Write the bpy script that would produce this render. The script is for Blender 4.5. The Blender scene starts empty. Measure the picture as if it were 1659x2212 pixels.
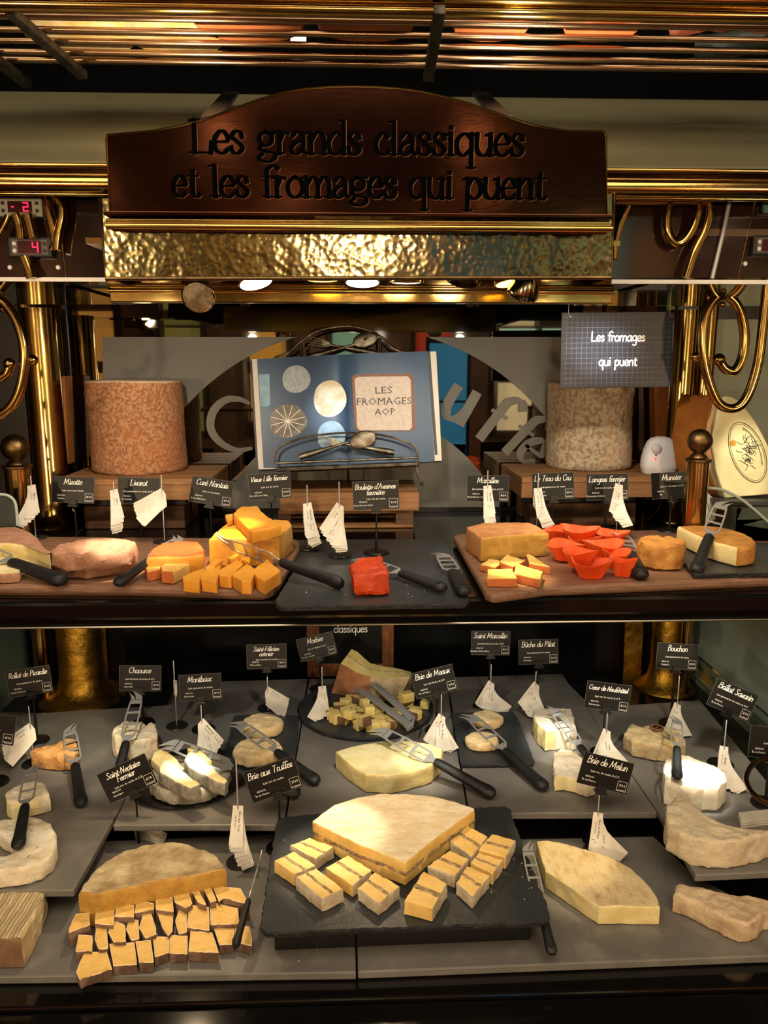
import bpy, math, random
from mathutils import Vector, Matrix, noise
random.seed(7)
C = bpy.context.scene.collection
PI = math.pi

# ------------------------------------------------------------------ camera, world, exposure
F, PITCH, YAW, CZ = 1650.0, math.radians(10.8), math.radians(2.0), 1.62
cam = bpy.data.objects.new('camera', bpy.data.cameras.new('camera'))
C.objects.link(cam)
cam.location = (0, 0, CZ)
cam.rotation_euler = (PI/2 - PITCH, 0, -YAW)
cam.data.sensor_fit = 'VERTICAL'
cam.data.sensor_height = 24
cam.data.lens = 24*F/2212
cam.data.clip_start = .01
bpy.context.scene.camera = cam
w = bpy.data.worlds.new('world'); bpy.context.scene.world = w; w.use_nodes = True
w.node_tree.nodes['Background'].inputs[0].default_value = (.05, .035, .02, 1)
w.node_tree.nodes['Background'].inputs[1].default_value = .25
vs = bpy.context.scene.view_settings
vs.view_transform = 'Standard'; vs.look = 'None'; vs.gamma = 1; vs.use_curve_mapping = False
vs.exposure = 0.35

# planes (metres above the floor)
ZB, ZF, ZM, ZT = .806, .82, .87, .882      # black counter, front tiles, raised tiles, slate on plinth
ZS, ZU = 1.26, 1.28                        # upper black shelf, boards on it
YM = 1.89                                  # mirror / back wall

fwd = Vector((math.sin(YAW)*math.cos(PITCH), math.cos(YAW)*math.cos(PITCH), -math.sin(PITCH)))
rgt = Vector((math.cos(YAW), -math.sin(YAW), 0)); upv = rgt.cross(fwd)
O = Vector((0, 0, CZ))
def ray(px, py): return fwd + rgt*((px-829.5)/F) - upv*((py-1106)/F)
def at_z(px, py, z):
    d = ray(px, py); return O + d*((z-CZ)/d.z)
def at_y(px, py, Y):
    d = ray(px, py); return O + d*(Y/d.y)
def at_len(px, py, A, L, near=True):       # point on the sight line at distance L from A
    d = ray(px, py).normalized(); m = O - A
    b = d.dot(m); c = m.dot(m) - L*L; q = b*b - c
    if q < 0: t = -b
    else: t = -b - math.sqrt(q) if near else -b + math.sqrt(q)
    P = O + d*t
    return P if q >= 0 else A + (P-A).normalized()*L

def lin(h):
    h = h.lstrip('#'); o = []
    for i in (0, 2, 4):
        c = int(h[i:i+2], 16)/255
        o.append(c/12.92 if c <= .04045 else ((c+.055)/1.055)**2.4)
    return (*o, 1)

# ------------------------------------------------------------------ lamps' light
def spot(name, loc, tgt, power, deg, color, blend=.6, rad=.012):
    l = bpy.data.lights.new(name, 'SPOT'); l.energy = power; l.spot_size = math.radians(deg)
    l.spot_blend = blend; l.color = color; l.shadow_soft_size = rad
    o = bpy.data.objects.new(name, l); C.objects.link(o); o.location = loc
    o.rotation_euler = (Vector(tgt)-Vector(loc)).to_track_quat('-Z', 'Y').to_euler()
    return o
def area(name, loc, rot, sx, sy, power, color):
    l = bpy.data.lights.new(name, 'AREA'); l.shape = 'RECTANGLE'; l.size = sx; l.size_y = sy
    l.energy = power; l.color = color
    o = bpy.data.objects.new(name, l); C.objects.link(o); o.location = loc; o.rotation_euler = rot
    return o
WARM, YEL, COLD, NEU = (1, .72, .42), (1, .62, .2), (.8, .9, 1), (1, .9, .72)
area('ceiling_light_area', (0, -.3, 3.0), (math.radians(22), 0, 0), 2.4, 1.2, 42, (1, .8, .56))  # added soft fill from above, no ceiling fixture is modelled
# upper shelf: spots of the lamp rail (source px x, target px, target z, power, cone)
for sx, tx, ty, tz, pw, dg, col in (
        (345, 246, 1180, ZU+.046, 14, 17, (1, .78, .55)), (470, 370, 1190, ZU+.03, 9.0, 18, (1, .72, .42)),
        (553, 500, 1158, ZU+.05, 11, 17, YEL), (1000, 1120, 1236, ZU+.01, 9, 16, (1, .76, .36)),
        (1110, 1275, 1175, ZU+.02, 1.6, 34, WARM), (877, 800, 1225, ZU+.02, 1.0, 40, NEU),
        (1205, 1430, 1170, ZU+.03, 1.5, 40, WARM), (300, 100, 1180, ZU+.03, .7, 40, WARM)):
    spot('shelf_spot', at_y(sx, 650, 1.215), at_z(tx, ty, tz), pw*2.2, dg, col)
spot('book_spot', at_y(783, 650, 1.215), at_y(712, 890, 1.70), 7, 13, COLD, 1)
spot('book_wash_spot', at_y(877, 650, 1.215), at_y(850, 880, 1.70), 6, 50, NEU, .9)
spot('wheel_spot', at_y(1070, 655, 1.215), at_y(1325, 770, 1.55), 24, 19, (.95, .95, 1), 1)
spot('wheel_spot', at_y(500, 650, 1.215), at_y(275, 930, 1.66), 3, 46, (1, .8, .58), .9)
spot('wedge_spot', (.78, 1.30, 1.70), at_y(1600, 1005, 1.50), 5, 24, (1, .97, .7), .8)
for X_ in (-.5, -.17, .17, .5):
    spot('shelf_wash_spot', (X_, 1.2, 1.71), (X_*1.15, 1.33, 1.28), 2.6, 80, (1, .87, .68), 1)
for X_ in (-.26, .26):
    spot('rack_spot', (X_, 1.155, 1.925), (X_*1.5, 1.22, 2.3), 7, 150, (1, .8, .55), 1)  # added upward fill for the rack trays, hidden behind the nameboard
for X_, px_ in ((-.5, 170), (.5, 1420)):
    spot('column_spot', (X_, 1.3, 1.20), at_y(px_, 1420, 1.80), 3.0, 50, (1, .85, .6), 1)  # added spots to brighten the dim lower columns
spot('canopy_spot', (.25, 1.0, 2.05), at_y(1000, 300, 1.5), 1.5, 70, NEU, .9)
# under the upper shelf: spots aimed at the lower display
for X_ in (-.34, .34):
    spot('shelf_wash_spot', (X_, 1.2, 1.71), (X_*1.2, 1.66, 1.36), 6.5, 110, (1, .86, .66), 1)
YL, ZLm = 1.19, 1.203
for X0, tx, ty, tz, pw, dg, col in (
        (-.42, 150, 1610, ZM, 3.0, 30, (1, .88, .55)), (-.24, 410, 1665, ZM+.05, 7.0, 20, (1, .97, .82)),
        (.16, 925, 1650, ZM+.03, 3.0, 26, NEU), (.34, 1195, 1580, ZM+.05, 6.0, 20, (1, .97, .85)),
        (.55, 1500, 1670, ZM+.05, 7.0, 22, (1, .98, .82)), (-.08, 715, 1785, ZT+.04, 3.4, 34, (1, .84, .58)),
        (.33, 1215, 1845, ZF+.03, 2.6, 30, (1, .78, .42)), (0, 800, 1560, ZM, 2.4, 85, NEU),
        (-.3, 350, 1880, ZF+.03, 1.8, 70, WARM), (.30, 1100, 1550, ZM, 2.0, 85, NEU), (-.4, 330, 1560, ZM, 2.0, 85, NEU),
        (.05, 850, 1900, ZT, 1.4, 75, WARM), (.62, 1480, 1600, ZM, 1.8, 85, NEU)):
    spot('undershelf_spot', (X0, YL, ZLm), at_z(tx, ty, tz), pw*1.45, dg, col)

# ------------------------------------------------------------------ materials
MATS = {}
def M(name, c1, c2=None, scale=20, rough=.6, metal=0, bump=0, bscale=60, lo=.4, hi=.6, coat=0,
      trans=0, sss=0, stretch=(1, 1, 1), emit=None, es=0, tex='noise', btex='noise', c3=None, s3=90, ior=1.45, bdist=.004, spec=.5):
    if name in MATS: return MATS[name]
    m = bpy.data.materials.new(name); m.use_nodes = True; MATS[name] = m
    nt = m.node_tree; N = nt.nodes; L = nt.links; b = N['Principled BSDF']
    b.inputs['Base Color'].default_value = lin(c1); b.inputs['Roughness'].default_value = rough
    b.inputs['Metallic'].default_value = metal; b.inputs['Coat Weight'].default_value = coat
    b.inputs['Coat Roughness'].default_value = .08; b.inputs['IOR'].default_value = ior
    b.inputs['Transmission Weight'].default_value = trans; b.inputs['Specular IOR Level'].default_value = spec
    if sss:
        b.inputs['Subsurface Weight'].default_value = sss; b.inputs['Subsurface Radius'].default_value = (1, .6, .3)
        b.inputs['Subsurface Scale'].default_value = .006
    tc = N.new('ShaderNodeTexCoord'); mp = N.new('ShaderNodeMapping'); L.new(tc.outputs['Object'], mp.inputs[0])
    mp.inputs['Scale'].default_value = stretch
    def texture(kind, s, ro=.62):
        if kind == 'noise':
            t = N.new('ShaderNodeTexNoise'); t.inputs['Scale'].default_value = s; t.inputs['Detail'].default_value = 6
            t.inputs['Roughness'].default_value = ro
        elif kind == 'voronoi':
            t = N.new('ShaderNodeTexVoronoi'); t.inputs['Scale'].default_value = s
            t.feature = 'SMOOTH_F1'; t.inputs['Smoothness'].default_value = .6
        elif kind == 'wave':
            t = N.new('ShaderNodeTexWave'); t.inputs['Scale'].default_value = s; t.inputs['Distortion'].default_value = 6
            t.inputs['Detail'].default_value = 4
        L.new(mp.outputs[0], t.inputs['Vector'])
        return t.outputs['Fac'] if 'Fac' in t.outputs else t.outputs['Distance']
    if c2:
        r = N.new('ShaderNodeValToRGB'); L.new(texture(tex, scale), r.inputs[0])
        r.color_ramp.elements[0].position = lo; r.color_ramp.elements[0].color = lin(c1)
        r.color_ramp.elements[1].position = hi; r.color_ramp.elements[1].color = lin(c2)
        out = r.outputs[0]
        if c3:
            r2 = N.new('ShaderNodeValToRGB'); L.new(texture('noise', s3), r2.inputs[0])
            r2.color_ramp.elements[0].position = .5; r2.color_ramp.elements[0].color = (0, 0, 0, 1)
            r2.color_ramp.elements[1].position = .72; r2.color_ramp.elements[1].color = (.75, .75, .75, 1)
            mx = N.new('ShaderNodeMixRGB'); L.new(r2.outputs[0], mx.inputs[0]); L.new(out, mx.inputs[1])
            mx.inputs[2].default_value = lin(c3); out = mx.outputs[0]
        L.new(out, b.inputs['Base Color'])
    if bump:
        bp = N.new('ShaderNodeBump'); bp.inputs['Strength'].default_value = min(1, bump*1.5) if bdist == .004 else bump; bp.inputs['Distance'].default_value = bdist
        L.new(texture(btex, bscale, .72), bp.inputs['Height']); L.new(bp.outputs[0], b.inputs['Normal'])
    if emit:
        b.inputs['Emission Color'].default_value = lin(emit); b.inputs['Emission Strength'].default_value = es
    return m
BR = M('brass', '#bd9a5c', '#a58348', 9, .16, 1, .25, 14, bdist=.001)
BRD = M('aged_brass', '#7d6544', '#5f4a30', 30, .36, 1, .2, 60)
BRK = M('grimy_brass', '#b88a30', '#4a3510', 16, .4, 1, .5, 30, lo=.35, hi=.7)
HAM = M('hammered_brass', '#857b5b', '#6d6346', 6, .14, 1, .5, 120, btex='voronoi', bdist=.0007)
COP = M('copper_plate', '#553223', '#3c2216', 3, .14, 1, .12, 5, stretch=(1, 1, 3), bdist=.002)
CHR = M('steel', '#b4b5b6', None, rough=.34, metal=.65)
PEW = M('pewter', '#8f8676', '#5b5144', 40, .34, 1, .3, 90)
IRON = M('dark_iron', '#4c463e', '#2b2723', 60, .38, .9, .2, 120)
BLK = M('black_plastic', '#0b0b0c', None, rough=.42)
RUB = M('handle_black', '#17181a', '#101112', 120, .5, 0, .15, 400)
GLB = M('gloss_black', '#0a0908', '#0f0d0b', 6, .13, 0, coat=.3)
BWALL = M('black_panel', '#050505', None, rough=.22, spec=.3)
TILE = M('stone_tile', '#6c6965', '#595653', 5, .42, 0, .12, 30, lo=.3, hi=.7, c3='#7d7971', s3=14)
TILEE = M('tile_edge', '#8d8679', None, rough=.6)
SLT = M('slate', '#35383b', '#26292b', 8, .42, 0, .35, 22, lo=.3, hi=.7)
SLTE = M('slate_edge', '#232527', '#121314', 60, .6, 0, 1, 90)
WOOD = M('acacia', '#83604a', '#5b4030', 7, .42, 0, .2, 40, stretch=(1.2, 14, 14), lo=.35, hi=.68, c3='#94705a', s3=30)
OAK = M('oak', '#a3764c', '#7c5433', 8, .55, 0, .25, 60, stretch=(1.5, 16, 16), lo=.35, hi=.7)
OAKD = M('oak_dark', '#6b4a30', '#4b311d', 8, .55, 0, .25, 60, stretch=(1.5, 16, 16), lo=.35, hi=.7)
CARD = M('card_black', '#0c0d0d', '#151616', 90, .35, 0, stretch=(.2, 1, 8), coat=.08, spec=.35)
CARDE = M('card_edge', '#55534e', None, rough=.4)
CHALK = M('chalk_white', '#f1efe8', None, rough=.7)
PAPER = M('paper', '#cfcac0', '#bdb6a8', 20, .7)
INK = M('ink', '#3a3733', None, rough=.7)
MIR = M('mirror_glass', '#8f8c84', None, rough=.02, metal=1)
FROST = M('frosted_film', '#6c6a63', '#65635d', 3, .55)
GLASS = M('clear_glass', '#e9f2ea', None, rough=.02, trans=1, ior=1.3)
GREEN = M('green_grey_glass', '#2c342f', '#262d29', 3, .3)
CANO = M('canopy_glass', '#716d55', '#63604b', 2, .3, 0, .1, 3, stretch=(.3, 1, 3))
DRK = M('dark_brown', '#150c08', '#0c0706', 4, .3)
LETTER = M('letter_black', '#050506', None, rough=.6, spec=0)
LEDGE = M('letter_edge', '#6b4a33', None, rough=.4, metal=1)
RED = M('red_led', '#200406', emit='#ff1838', es=3.5)
# cheese
PALE = M('pale_paste', '#dacb97', '#cdba7c', 25, .45, 0, .25, 120, sss=.12)
IVORY = M('ivory_paste', '#e4d9b0', '#d6c896', 25, .45, 0, .3, 140, sss=.12)
YELP = M('yellow_paste', '#e2bd70', '#d3a857', 22, .42, 0, .25, 90, sss=.12, c3='#e6c685', s3=60)
ORP = M('orange_paste', '#e0a03c', '#d39132', 14, .45, 0, .2, 90, sss=.2)
AMB = M('amber_paste', '#b88f42', '#a88036', 20, .45, 0, .5, 60, sss=.1, c3='#8d6a2e', s3=75)
WHT = M('white_bloom', '#e6decb', '#cfc1a2', 16, .65, 0, .8, 70, lo=.4, hi=.7, c3='#bda988', s3=34)
WHB = M('white_bloom_brown', '#ddd2b8', '#b89468', 22, .65, 0, .5, 80, lo=.5, hi=.72, stretch=(1, 2.4, 1))
GRYR = M('grey_rind', '#8f7c58', '#c0b08e', 22, .75, 0, .9, 45, lo=.38, hi=.64, c3='#6d5836', s3=30)
BRNR = M('brown_rind', '#76563f', '#5b402e', 40, .75, 0, .6, 120)
SNR = M('mauve_rind', '#8a6e5a', '#594233', 35, .75, 0, .7, 110)
TANR = M('tan_rind', '#a0704f', '#8b5c3f', 40, .7, 0, .3, 130)
ORR = M('orange_rind', '#c9703a', '#b9602c', 40, .6, 0, .7, 120, lo=.3, hi=.7)
PKR = M('pink_rind', '#ab7f64', '#8f614b', 26, .6, 0, .7, 80, lo=.35, hi=.7, c3='#bf9a80', s3=60)
GLD = M('golden_rind', '#c08a44', '#a86f2e', 30, .6, 0, .8, 80)
REDR = M('red_rind', '#c8420e', '#a33008', 18, .42, 0, .6, 50, lo=.3, hi=.7)
ASH = M('ash_rind', '#a6a294', '#6c6759', 45, .75, 0, 1, 90, lo=.4, hi=.65)
WHEELL = M('wheel_rind_orange', '#94603d', '#b98b66', 150, .75, 0, .8, 110, lo=.44, hi=.56, c3='#b5703a', s3=9)
WHEELR = M('wheel_rind_grey', '#9c866c', '#c8baa2', 110, .75, 0, .9, 90, lo=.42, hi=.56, c3='#c4a184', s3=8)
CREAMR = M('cream_rind', '#d8cfa6', '#cbbf90', 14, .5, 0, .2, 50)
ORCUP = M('orange_paper', '#f5622c', '#ee4f18', 10, .4, trans=.25, sss=.2)
TRUF = M('truffle_speckle', '#7b6655', '#c4a878', 160, .7, 0, .6, 200, lo=.42, hi=.6)
VEIN = M('ash_vein', '#5b5848', '#a69b6d', 90, .7, lo=.4, hi=.6)

# ------------------------------------------------------------------ mesh builder
class MB:
    def __init__(s): s.v = []; s.f = []; s.m = []; s.cur = 0
    def add(s, vs, fs):
        o = len(s.v); s.v += [Vector(v) for v in vs]; s.f += [tuple(i+o for i in f) for f in fs]; s.m += [s.cur]*len(fs)
        return s
    def box(s, x0, x1, y0, y1, z0, z1):
        return s.add([(x, y, z) for z in (z0, z1) for y in (y0, y1) for x in (x0, x1)],
                     [(0, 2, 3, 1), (4, 5, 7, 6), (0, 1, 5, 4), (2, 6, 7, 3), (0, 4, 6, 2), (1, 3, 7, 5)])
    def prism(s, poly, d, top=True):           # polygon (3D points) extruded by vector d
        n = len(poly); P = [Vector(p) for p in poly]; d = Vector(d)
        return s.add(P + [p+d for p in P], [tuple(range(n-1, -1, -1)), tuple(range(n, 2*n))] +
                     [(i, (i+1) % n, n+(i+1) % n, n+i) for i in range(n)])
    def tube(s, pts, r, n=10, caps=True, closed=False):
        P = [Vector(p) for p in pts]; R = r if isinstance(r, (list, tuple)) else [r]*len(P); vs = []; fs = []
        up = None
        for i, p in enumerate(P):
            if closed: t = P[(i+1) % len(P)] - P[i-1]
            else: t = P[min(i+1, len(P)-1)] - P[max(i-1, 0)]
            t = t.normalized() if t.length > 1e-9 else Vector((0, 0, 1))
            if up is None: up = Vector((0, 0, 1)) if abs(t.z) < .9 else Vector((1, 0, 0))
            a = t.cross(up)
            if a.length < 1e-6: a = t.orthogonal()
            a.normalize(); b = a.cross(t).normalized(); up = b
            for k in range(n):
                q = 2*PI*k/n; vs.append(p + a*(R[i]*math.cos(q)) + b*(R[i]*math.sin(q)))
        m = len(P)
        for i in range(m if closed else m-1):
            j = (i+1) % m
            for k in range(n):
                fs.append((i*n+k, i*n+(k+1) % n, j*n+(k+1) % n, j*n+k))
        if caps and not closed:
            fs += [tuple(range(n-1, -1, -1)), tuple((m-1)*n+k for k in range(n))]
        return s.add(vs, fs)
    def lathe(s, prof, c=(0, 0, 0), n=24, axis=None, rfun=None):   # prof: (r, h) along axis
        ax = Vector(axis).normalized() if axis else Vector((0, 0, 1))
        q = ax.to_track_quat('Z', 'Y').to_matrix(); c = Vector(c); vs = []; fs = []
        for j, (r, h) in enumerate(prof):
            for k in range(n):
                a = 2*PI*k/n; rr = r*(rfun(a, j) if rfun else 1)
                vs.append(c + q @ Vector((rr*math.cos(a), rr*math.sin(a), h)))
        for j in range(len(prof)-1):
            for k in range(n): fs.append((j*n+k, j*n+(k+1) % n, (j+1)*n+(k+1) % n, (j+1)*n+k))
        if prof[0][0] > 0: fs.append(tuple(range(n-1, -1, -1)))
        if prof[-1][0] > 0: fs.append(tuple((len(prof)-1)*n+k for k in range(n)))
        return s.add(vs, fs)
    def ball(s, c, r, n=16):
        return s.lathe([(r*math.sin(PI*i/n), -r*math.cos(PI*i/n)) for i in range(n+1)], c, n*2)
    def xf(s, Mx, start=0):
        for i in range(start, len(s.v)): s.v[i] = Mx @ s.v[i]
        return s

def mesh_of(name, mb, mats, off, smooth, weld):
    me = bpy.data.meshes.new(name)
    me.from_pydata([v-off for v in mb.v], [], mb.f)
    mats = mats if isinstance(mats, (list, tuple)) else [mats]
    for m in mats: me.materials.append(m)
    if len(mats) > 1: me.polygons.foreach_set('material_index', mb.m)
    if weld or smooth:
        import bmesh
        b = bmesh.new(); b.from_mesh(me)
        if weld: bmesh.ops.remove_doubles(b, verts=b.verts, dist=1e-6)
        bmesh.ops.recalc_face_normals(b, faces=b.faces)
        b.to_mesh(me); b.free()
    if smooth:
        me.polygons.foreach_set('use_smooth', [True]*len(me.polygons))
        if smooth != 'all': me.set_sharp_from_angle(angle=math.radians(38))
    me.update(); return me
def thing(name, label, cat, loc, group=None):
    o = bpy.data.objects.new(name, None); C.objects.link(o); o.location = loc; o.empty_display_size = .02
    o['label'] = label; o['category'] = cat
    if group: o['group'] = group
    return o
def wloc(o):
    v = Vector(o.location)
    while o.parent: o = o.parent; v += Vector(o.location)
    return v
def part(name, mb, mat, parent, smooth=False, bevel=0, weld=False, label=None, kind=None):
    base = wloc(parent)
    me = mesh_of(name, mb, mat, base, smooth, weld)
    o = bpy.data.objects.new(name, me); C.objects.link(o); o.parent = parent
    if bevel: bev(o, bevel)
    if label: o['label'] = label
    if kind: o['kind'] = kind
    return o
def bev(o, wd, seg=2):
    b = o.modifiers.new('bevel', 'BEVEL'); b.width = wd; b.segments = seg; b.limit_method = 'ANGLE'; b.angle_limit = math.radians(35)
def single(name, mb, mat, label=None, cat=None, group=None, kind=None, smooth=False, bevel=0, weld=False):
    xs = [v.x for v in mb.v]; ys = [v.y for v in mb.v]; zs = [v.z for v in mb.v]
    c = Vector(((min(xs)+max(xs))/2, (min(ys)+max(ys))/2, min(zs)))
    me = mesh_of(name, mb, mat, c, smooth, weld)
    o = bpy.data.objects.new(name, me); C.objects.link(o); o.location = c
    if bevel: bev(o, bevel)
    if label: o['label'] = label
    if cat: o['category'] = cat
    if group: o['group'] = group
    if kind: o['kind'] = kind
    return o
def struct(name, mb, mat, **k): return single(name, mb, mat, kind='structure', **k)
def zp(pts, z): return [at_z(x, y, z) for x, y in pts]
def yp(pts, Y): return [at_y(x, y, Y) for x, y in pts]

def smooth_curve(pts, n=6, closed=False):
    P = [Vector(p) for p in pts]
    if len(P) < 3: return P
    out = []; m = len(P); rng = range(m if closed else m-1)
    for i in rng:
        p0 = P[i-1] if (closed or i > 0) else P[0]; p1 = P[i]; p2 = P[(i+1) % m]
        p3 = P[(i+2) % m] if (closed or i+2 < m) else P[-1]
        for k in range(n):
            t = k/n
            out.append(.5*((2*p1) + (p2-p0)*t + (2*p0-5*p1+4*p2-p3)*t*t + (3*p1-p0-3*p2+p3)*t**3))
    if not closed: out.append(P[-1])
    return out

# ------------------------------------------------------------------ lettering (single-stroke glyphs, x height 1)
def _g(w, *s): return (w, s)
GL = {
'a': _g(.95, [(.75,.85),(.45,1),(.12,.75),(.08,.35),(.3,0),(.58,.12),(.75,.5)], [(.78,1),(.77,.3),(.9,0)]),
'b': _g(.9, [(.14,2),(.14,0)], [(.14,.6),(.42,1),(.76,.75),(.76,.25),(.45,0),(.14,.2)]),
'c': _g(.75, [(.68,.8),(.42,1),(.1,.62),(.14,.18),(.45,0),(.7,.18)]),
'd': _g(.95, [(.77,.8),(.45,1),(.1,.65),(.12,.2),(.4,0),(.77,.3)], [(.79,2),(.79,0)]),
'e': _g(.8, [(.1,.52),(.7,.56),(.62,.9),(.38,1),(.1,.65),(.14,.18),(.45,0),(.72,.2)]),
'f': _g(.66, [(.88,1.72),(.66,2),(.34,1.7),(.3,1.2),(.3,0)], [(.05,1),(.62,1)]),
'g': _g(.92, [(.74,.85),(.42,1),(.1,.7),(.15,.25),(.45,.1),(.74,.4)], [(.77,1),(.77,-.5),(.5,-.92),(.12,-.75)]),
'h': _g(.92, [(.14,2),(.14,0)], [(.14,.6),(.46,1),(.75,.75),(.76,0)]),
'i': _g(.42, [(.2,1),(.2,0)], [(.2,1.42),(.21,1.56)]),
'l': _g(.42, [(.2,2),(.2,0)]),
'm': _g(1.45, [(.14,1),(.14,0)], [(.14,.6),(.45,1),(.7,.75),(.71,0)], [(.71,.6),(1.02,1),(1.28,.75),(1.29,0)]),
'n': _g(.92, [(.14,1),(.14,0)], [(.14,.6),(.46,1),(.75,.75),(.76,0)]),
'o': _g(.88, [(.44,1),(.1,.7),(.12,.2),(.44,0),(.78,.25),(.77,.75),(.44,1)]),
'p': _g(.92, [(.14,1),(.14,-.95)], [(.14,.6),(.42,1),(.78,.75),(.78,.25),(.45,0),(.14,.2)]),
'q': _g(.92, [(.75,.8),(.45,1),(.1,.7),(.12,.2),(.4,0),(.75,.3)], [(.78,1),(.78,-.95)]),
'r': _g(.62, [(.14,1),(.14,0)], [(.14,.55),(.36,.95),(.6,.9)]),
's': _g(.7, [(.6,.84),(.35,1),(.12,.76),(.35,.53),(.6,.26),(.35,0),(.08,.15)]),
't': _g(.6, [(.3,1.5),(.28,.2),(.45,0),(.6,.12)], [(.05,1),(.58,1)]),
'u': _g(.95, [(.14,1),(.14,.3),(.38,0),(.66,.12),(.78,.4)], [(.79,1),(.79,0)]),
'v': _g(.8, [(.08,1),(.38,0)], [(.38,0),(.7,1)]),
'x': _g(.8, [(.08,1),(.68,0)], [(.7,1),(.06,0)]),
'z': _g(.75, [(.1,1),(.65,1)], [(.65,1),(.08,0)], [(.08,0),(.68,0)]),
'L': _g(1.05, [(.2,1.95),(.18,0)], [(.18,.02),(.98,.04)]),
'M': _g(1.7, [(.12,0),(.3,1.9)], [(.3,1.9),(.75,.35)], [(.75,.35),(1.3,1.9)], [(1.3,1.9),(1.45,0)]),
'C': _g(1.2, [(1.05,1.6),(.75,1.95),(.25,1.6),(.12,.9),(.25,.25),(.65,0),(1.1,.3)]),
'N': _g(1.4, [(.12,0),(.28,1.9)], [(.28,1.9),(1.0,0)], [(1.0,0),(1.2,1.95)]),
'V': _g(1.2, [(.1,1.9),(.5,0)], [(.5,0),(1.1,1.95)]),
'B': _g(1.15, [(.2,1.9),(.2,0)], [(.05,1.75),(.6,1.95),(.95,1.55),(.65,1.05),(.25,1.02)], [(.3,1.02),(.85,.95),(1.02,.5),(.7,.05),(.2,0)]),
'A': _g(1.3, [(.05,0),(.65,1.95)], [(.65,1.95),(1.1,0)], [(.3,.7),(.98,.7)]),
'T': _g(1.15, [(.05,1.85),(1.1,1.9)], [(.58,1.88),(.5,0)]),
'R': _g(1.15, [(.2,1.9),(.2,0)], [(.05,1.75),(.6,1.95),(.95,1.5),(.7,1.0),(.22,.95)], [(.5,.95),(1.05,0)]),
'P': _g(1.05, [(.2,1.9),(.2,0)], [(.05,1.75),(.6,1.95),(.95,1.5),(.7,.95),(.22,.9)]),
'S': _g(1.05, [(.95,1.65),(.6,1.95),(.2,1.6),(.5,1.05),(.85,.55),(.5,0),(.05,.3)]),
'F': _g(1.0, [(.2,1.9),(.2,0)], [(.05,1.85),(1.0,1.92)], [(.2,1.0),(.75,1.02)]),
"'": _g(.35, [(.2,2.0),(.12,1.6)]), '-': _g(.6, [(.08,.65),(.52,.65)]), ' ': _g(.6),
}
GS = dict(GL)
GS['a'] = _g(.9, [(.14,.8),(.38,1),(.66,.8),(.67,.2),(.85,.02)], [(.67,.62),(.3,.5),(.08,.24),(.3,0),(.67,.25)])
GS['g'] = _g(.92, [(.4,1),(.14,.82),(.14,.55),(.4,.36),(.68,.55),(.68,.82),(.4,1)], [(.62,.93),(.9,1)],
             [(.22,.42),(.12,.22),(.4,.1),(.78,.02),(.85,-.25),(.58,-.58),(.22,-.56),(.05,-.3),(.25,0)])
GS['s'] = _g(.72, [(.6,.72),(.55,.92),(.32,1),(.12,.78),(.35,.54),(.62,.26),(.38,0),(.14,.08),(.08,.3)])
ACC = {'é': ('e', 1), 'è': ('e', -1), 'û': ('u', 0), 'â': ('a', 0)}
def lettering(txt, mode):
    """list of (polyline, is_serif_bar) in glyph units and the total width"""
    out = []; x = 0; T = GS if mode == 'serif' else GL; prev = False
    for ch in txt:
        parts = [ch]
        if ch == 'œ': parts = ['o', 'e']
        for c in parts:
            acc = None
            if c in ACC: c, acc = ACC[c]
            wd, st = T.get(c, T[' '])
            if ch == 'œ' and c == 'o': wd = .68
            low = c.islower()
            if mode == 'cursive' and low and prev:
                out.append([(x-.18, .08), (x-.04, .12), (x+.14, .5)])
            for s in st: out.append([(a+x, b) for a, b in s])
            if acc is not None:
                if acc == 0: out.append([(x+.2, 1.3), (x+.45, 1.6), (x+.7, 1.3)])
                else: out.append([(x+.45-.15*acc, 1.3), (x+.45+.15*acc, 1.6)])
            if mode == 'serif':
                for s in st:
                    for e, nb in ((s[0], s[1]), (s[-1], s[-2])):
                        if abs(e[0]-nb[0]) < .12*abs(e[1]-nb[1]):
                            if abs(e[1]) < .01 or e[1] < -.9: out.append([(x+e[0]-.24, e[1]+.03), (x+e[0]+.24, e[1]+.03)])
                            elif e[1] > .95 and c not in 'it' or (c == 'i' and e[1] == 1): out.append([(x+e[0]-.26, e[1]-.07), (x+e[0]+.03, e[1]-.02)])
                if c == 'L': out.append([(x+.95, .0), (x+1.0, .5)]); out.append([(x-.02, 1.93), (x+.46, 1.93)])
            x += wd; prev = low
    return out, x
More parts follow.
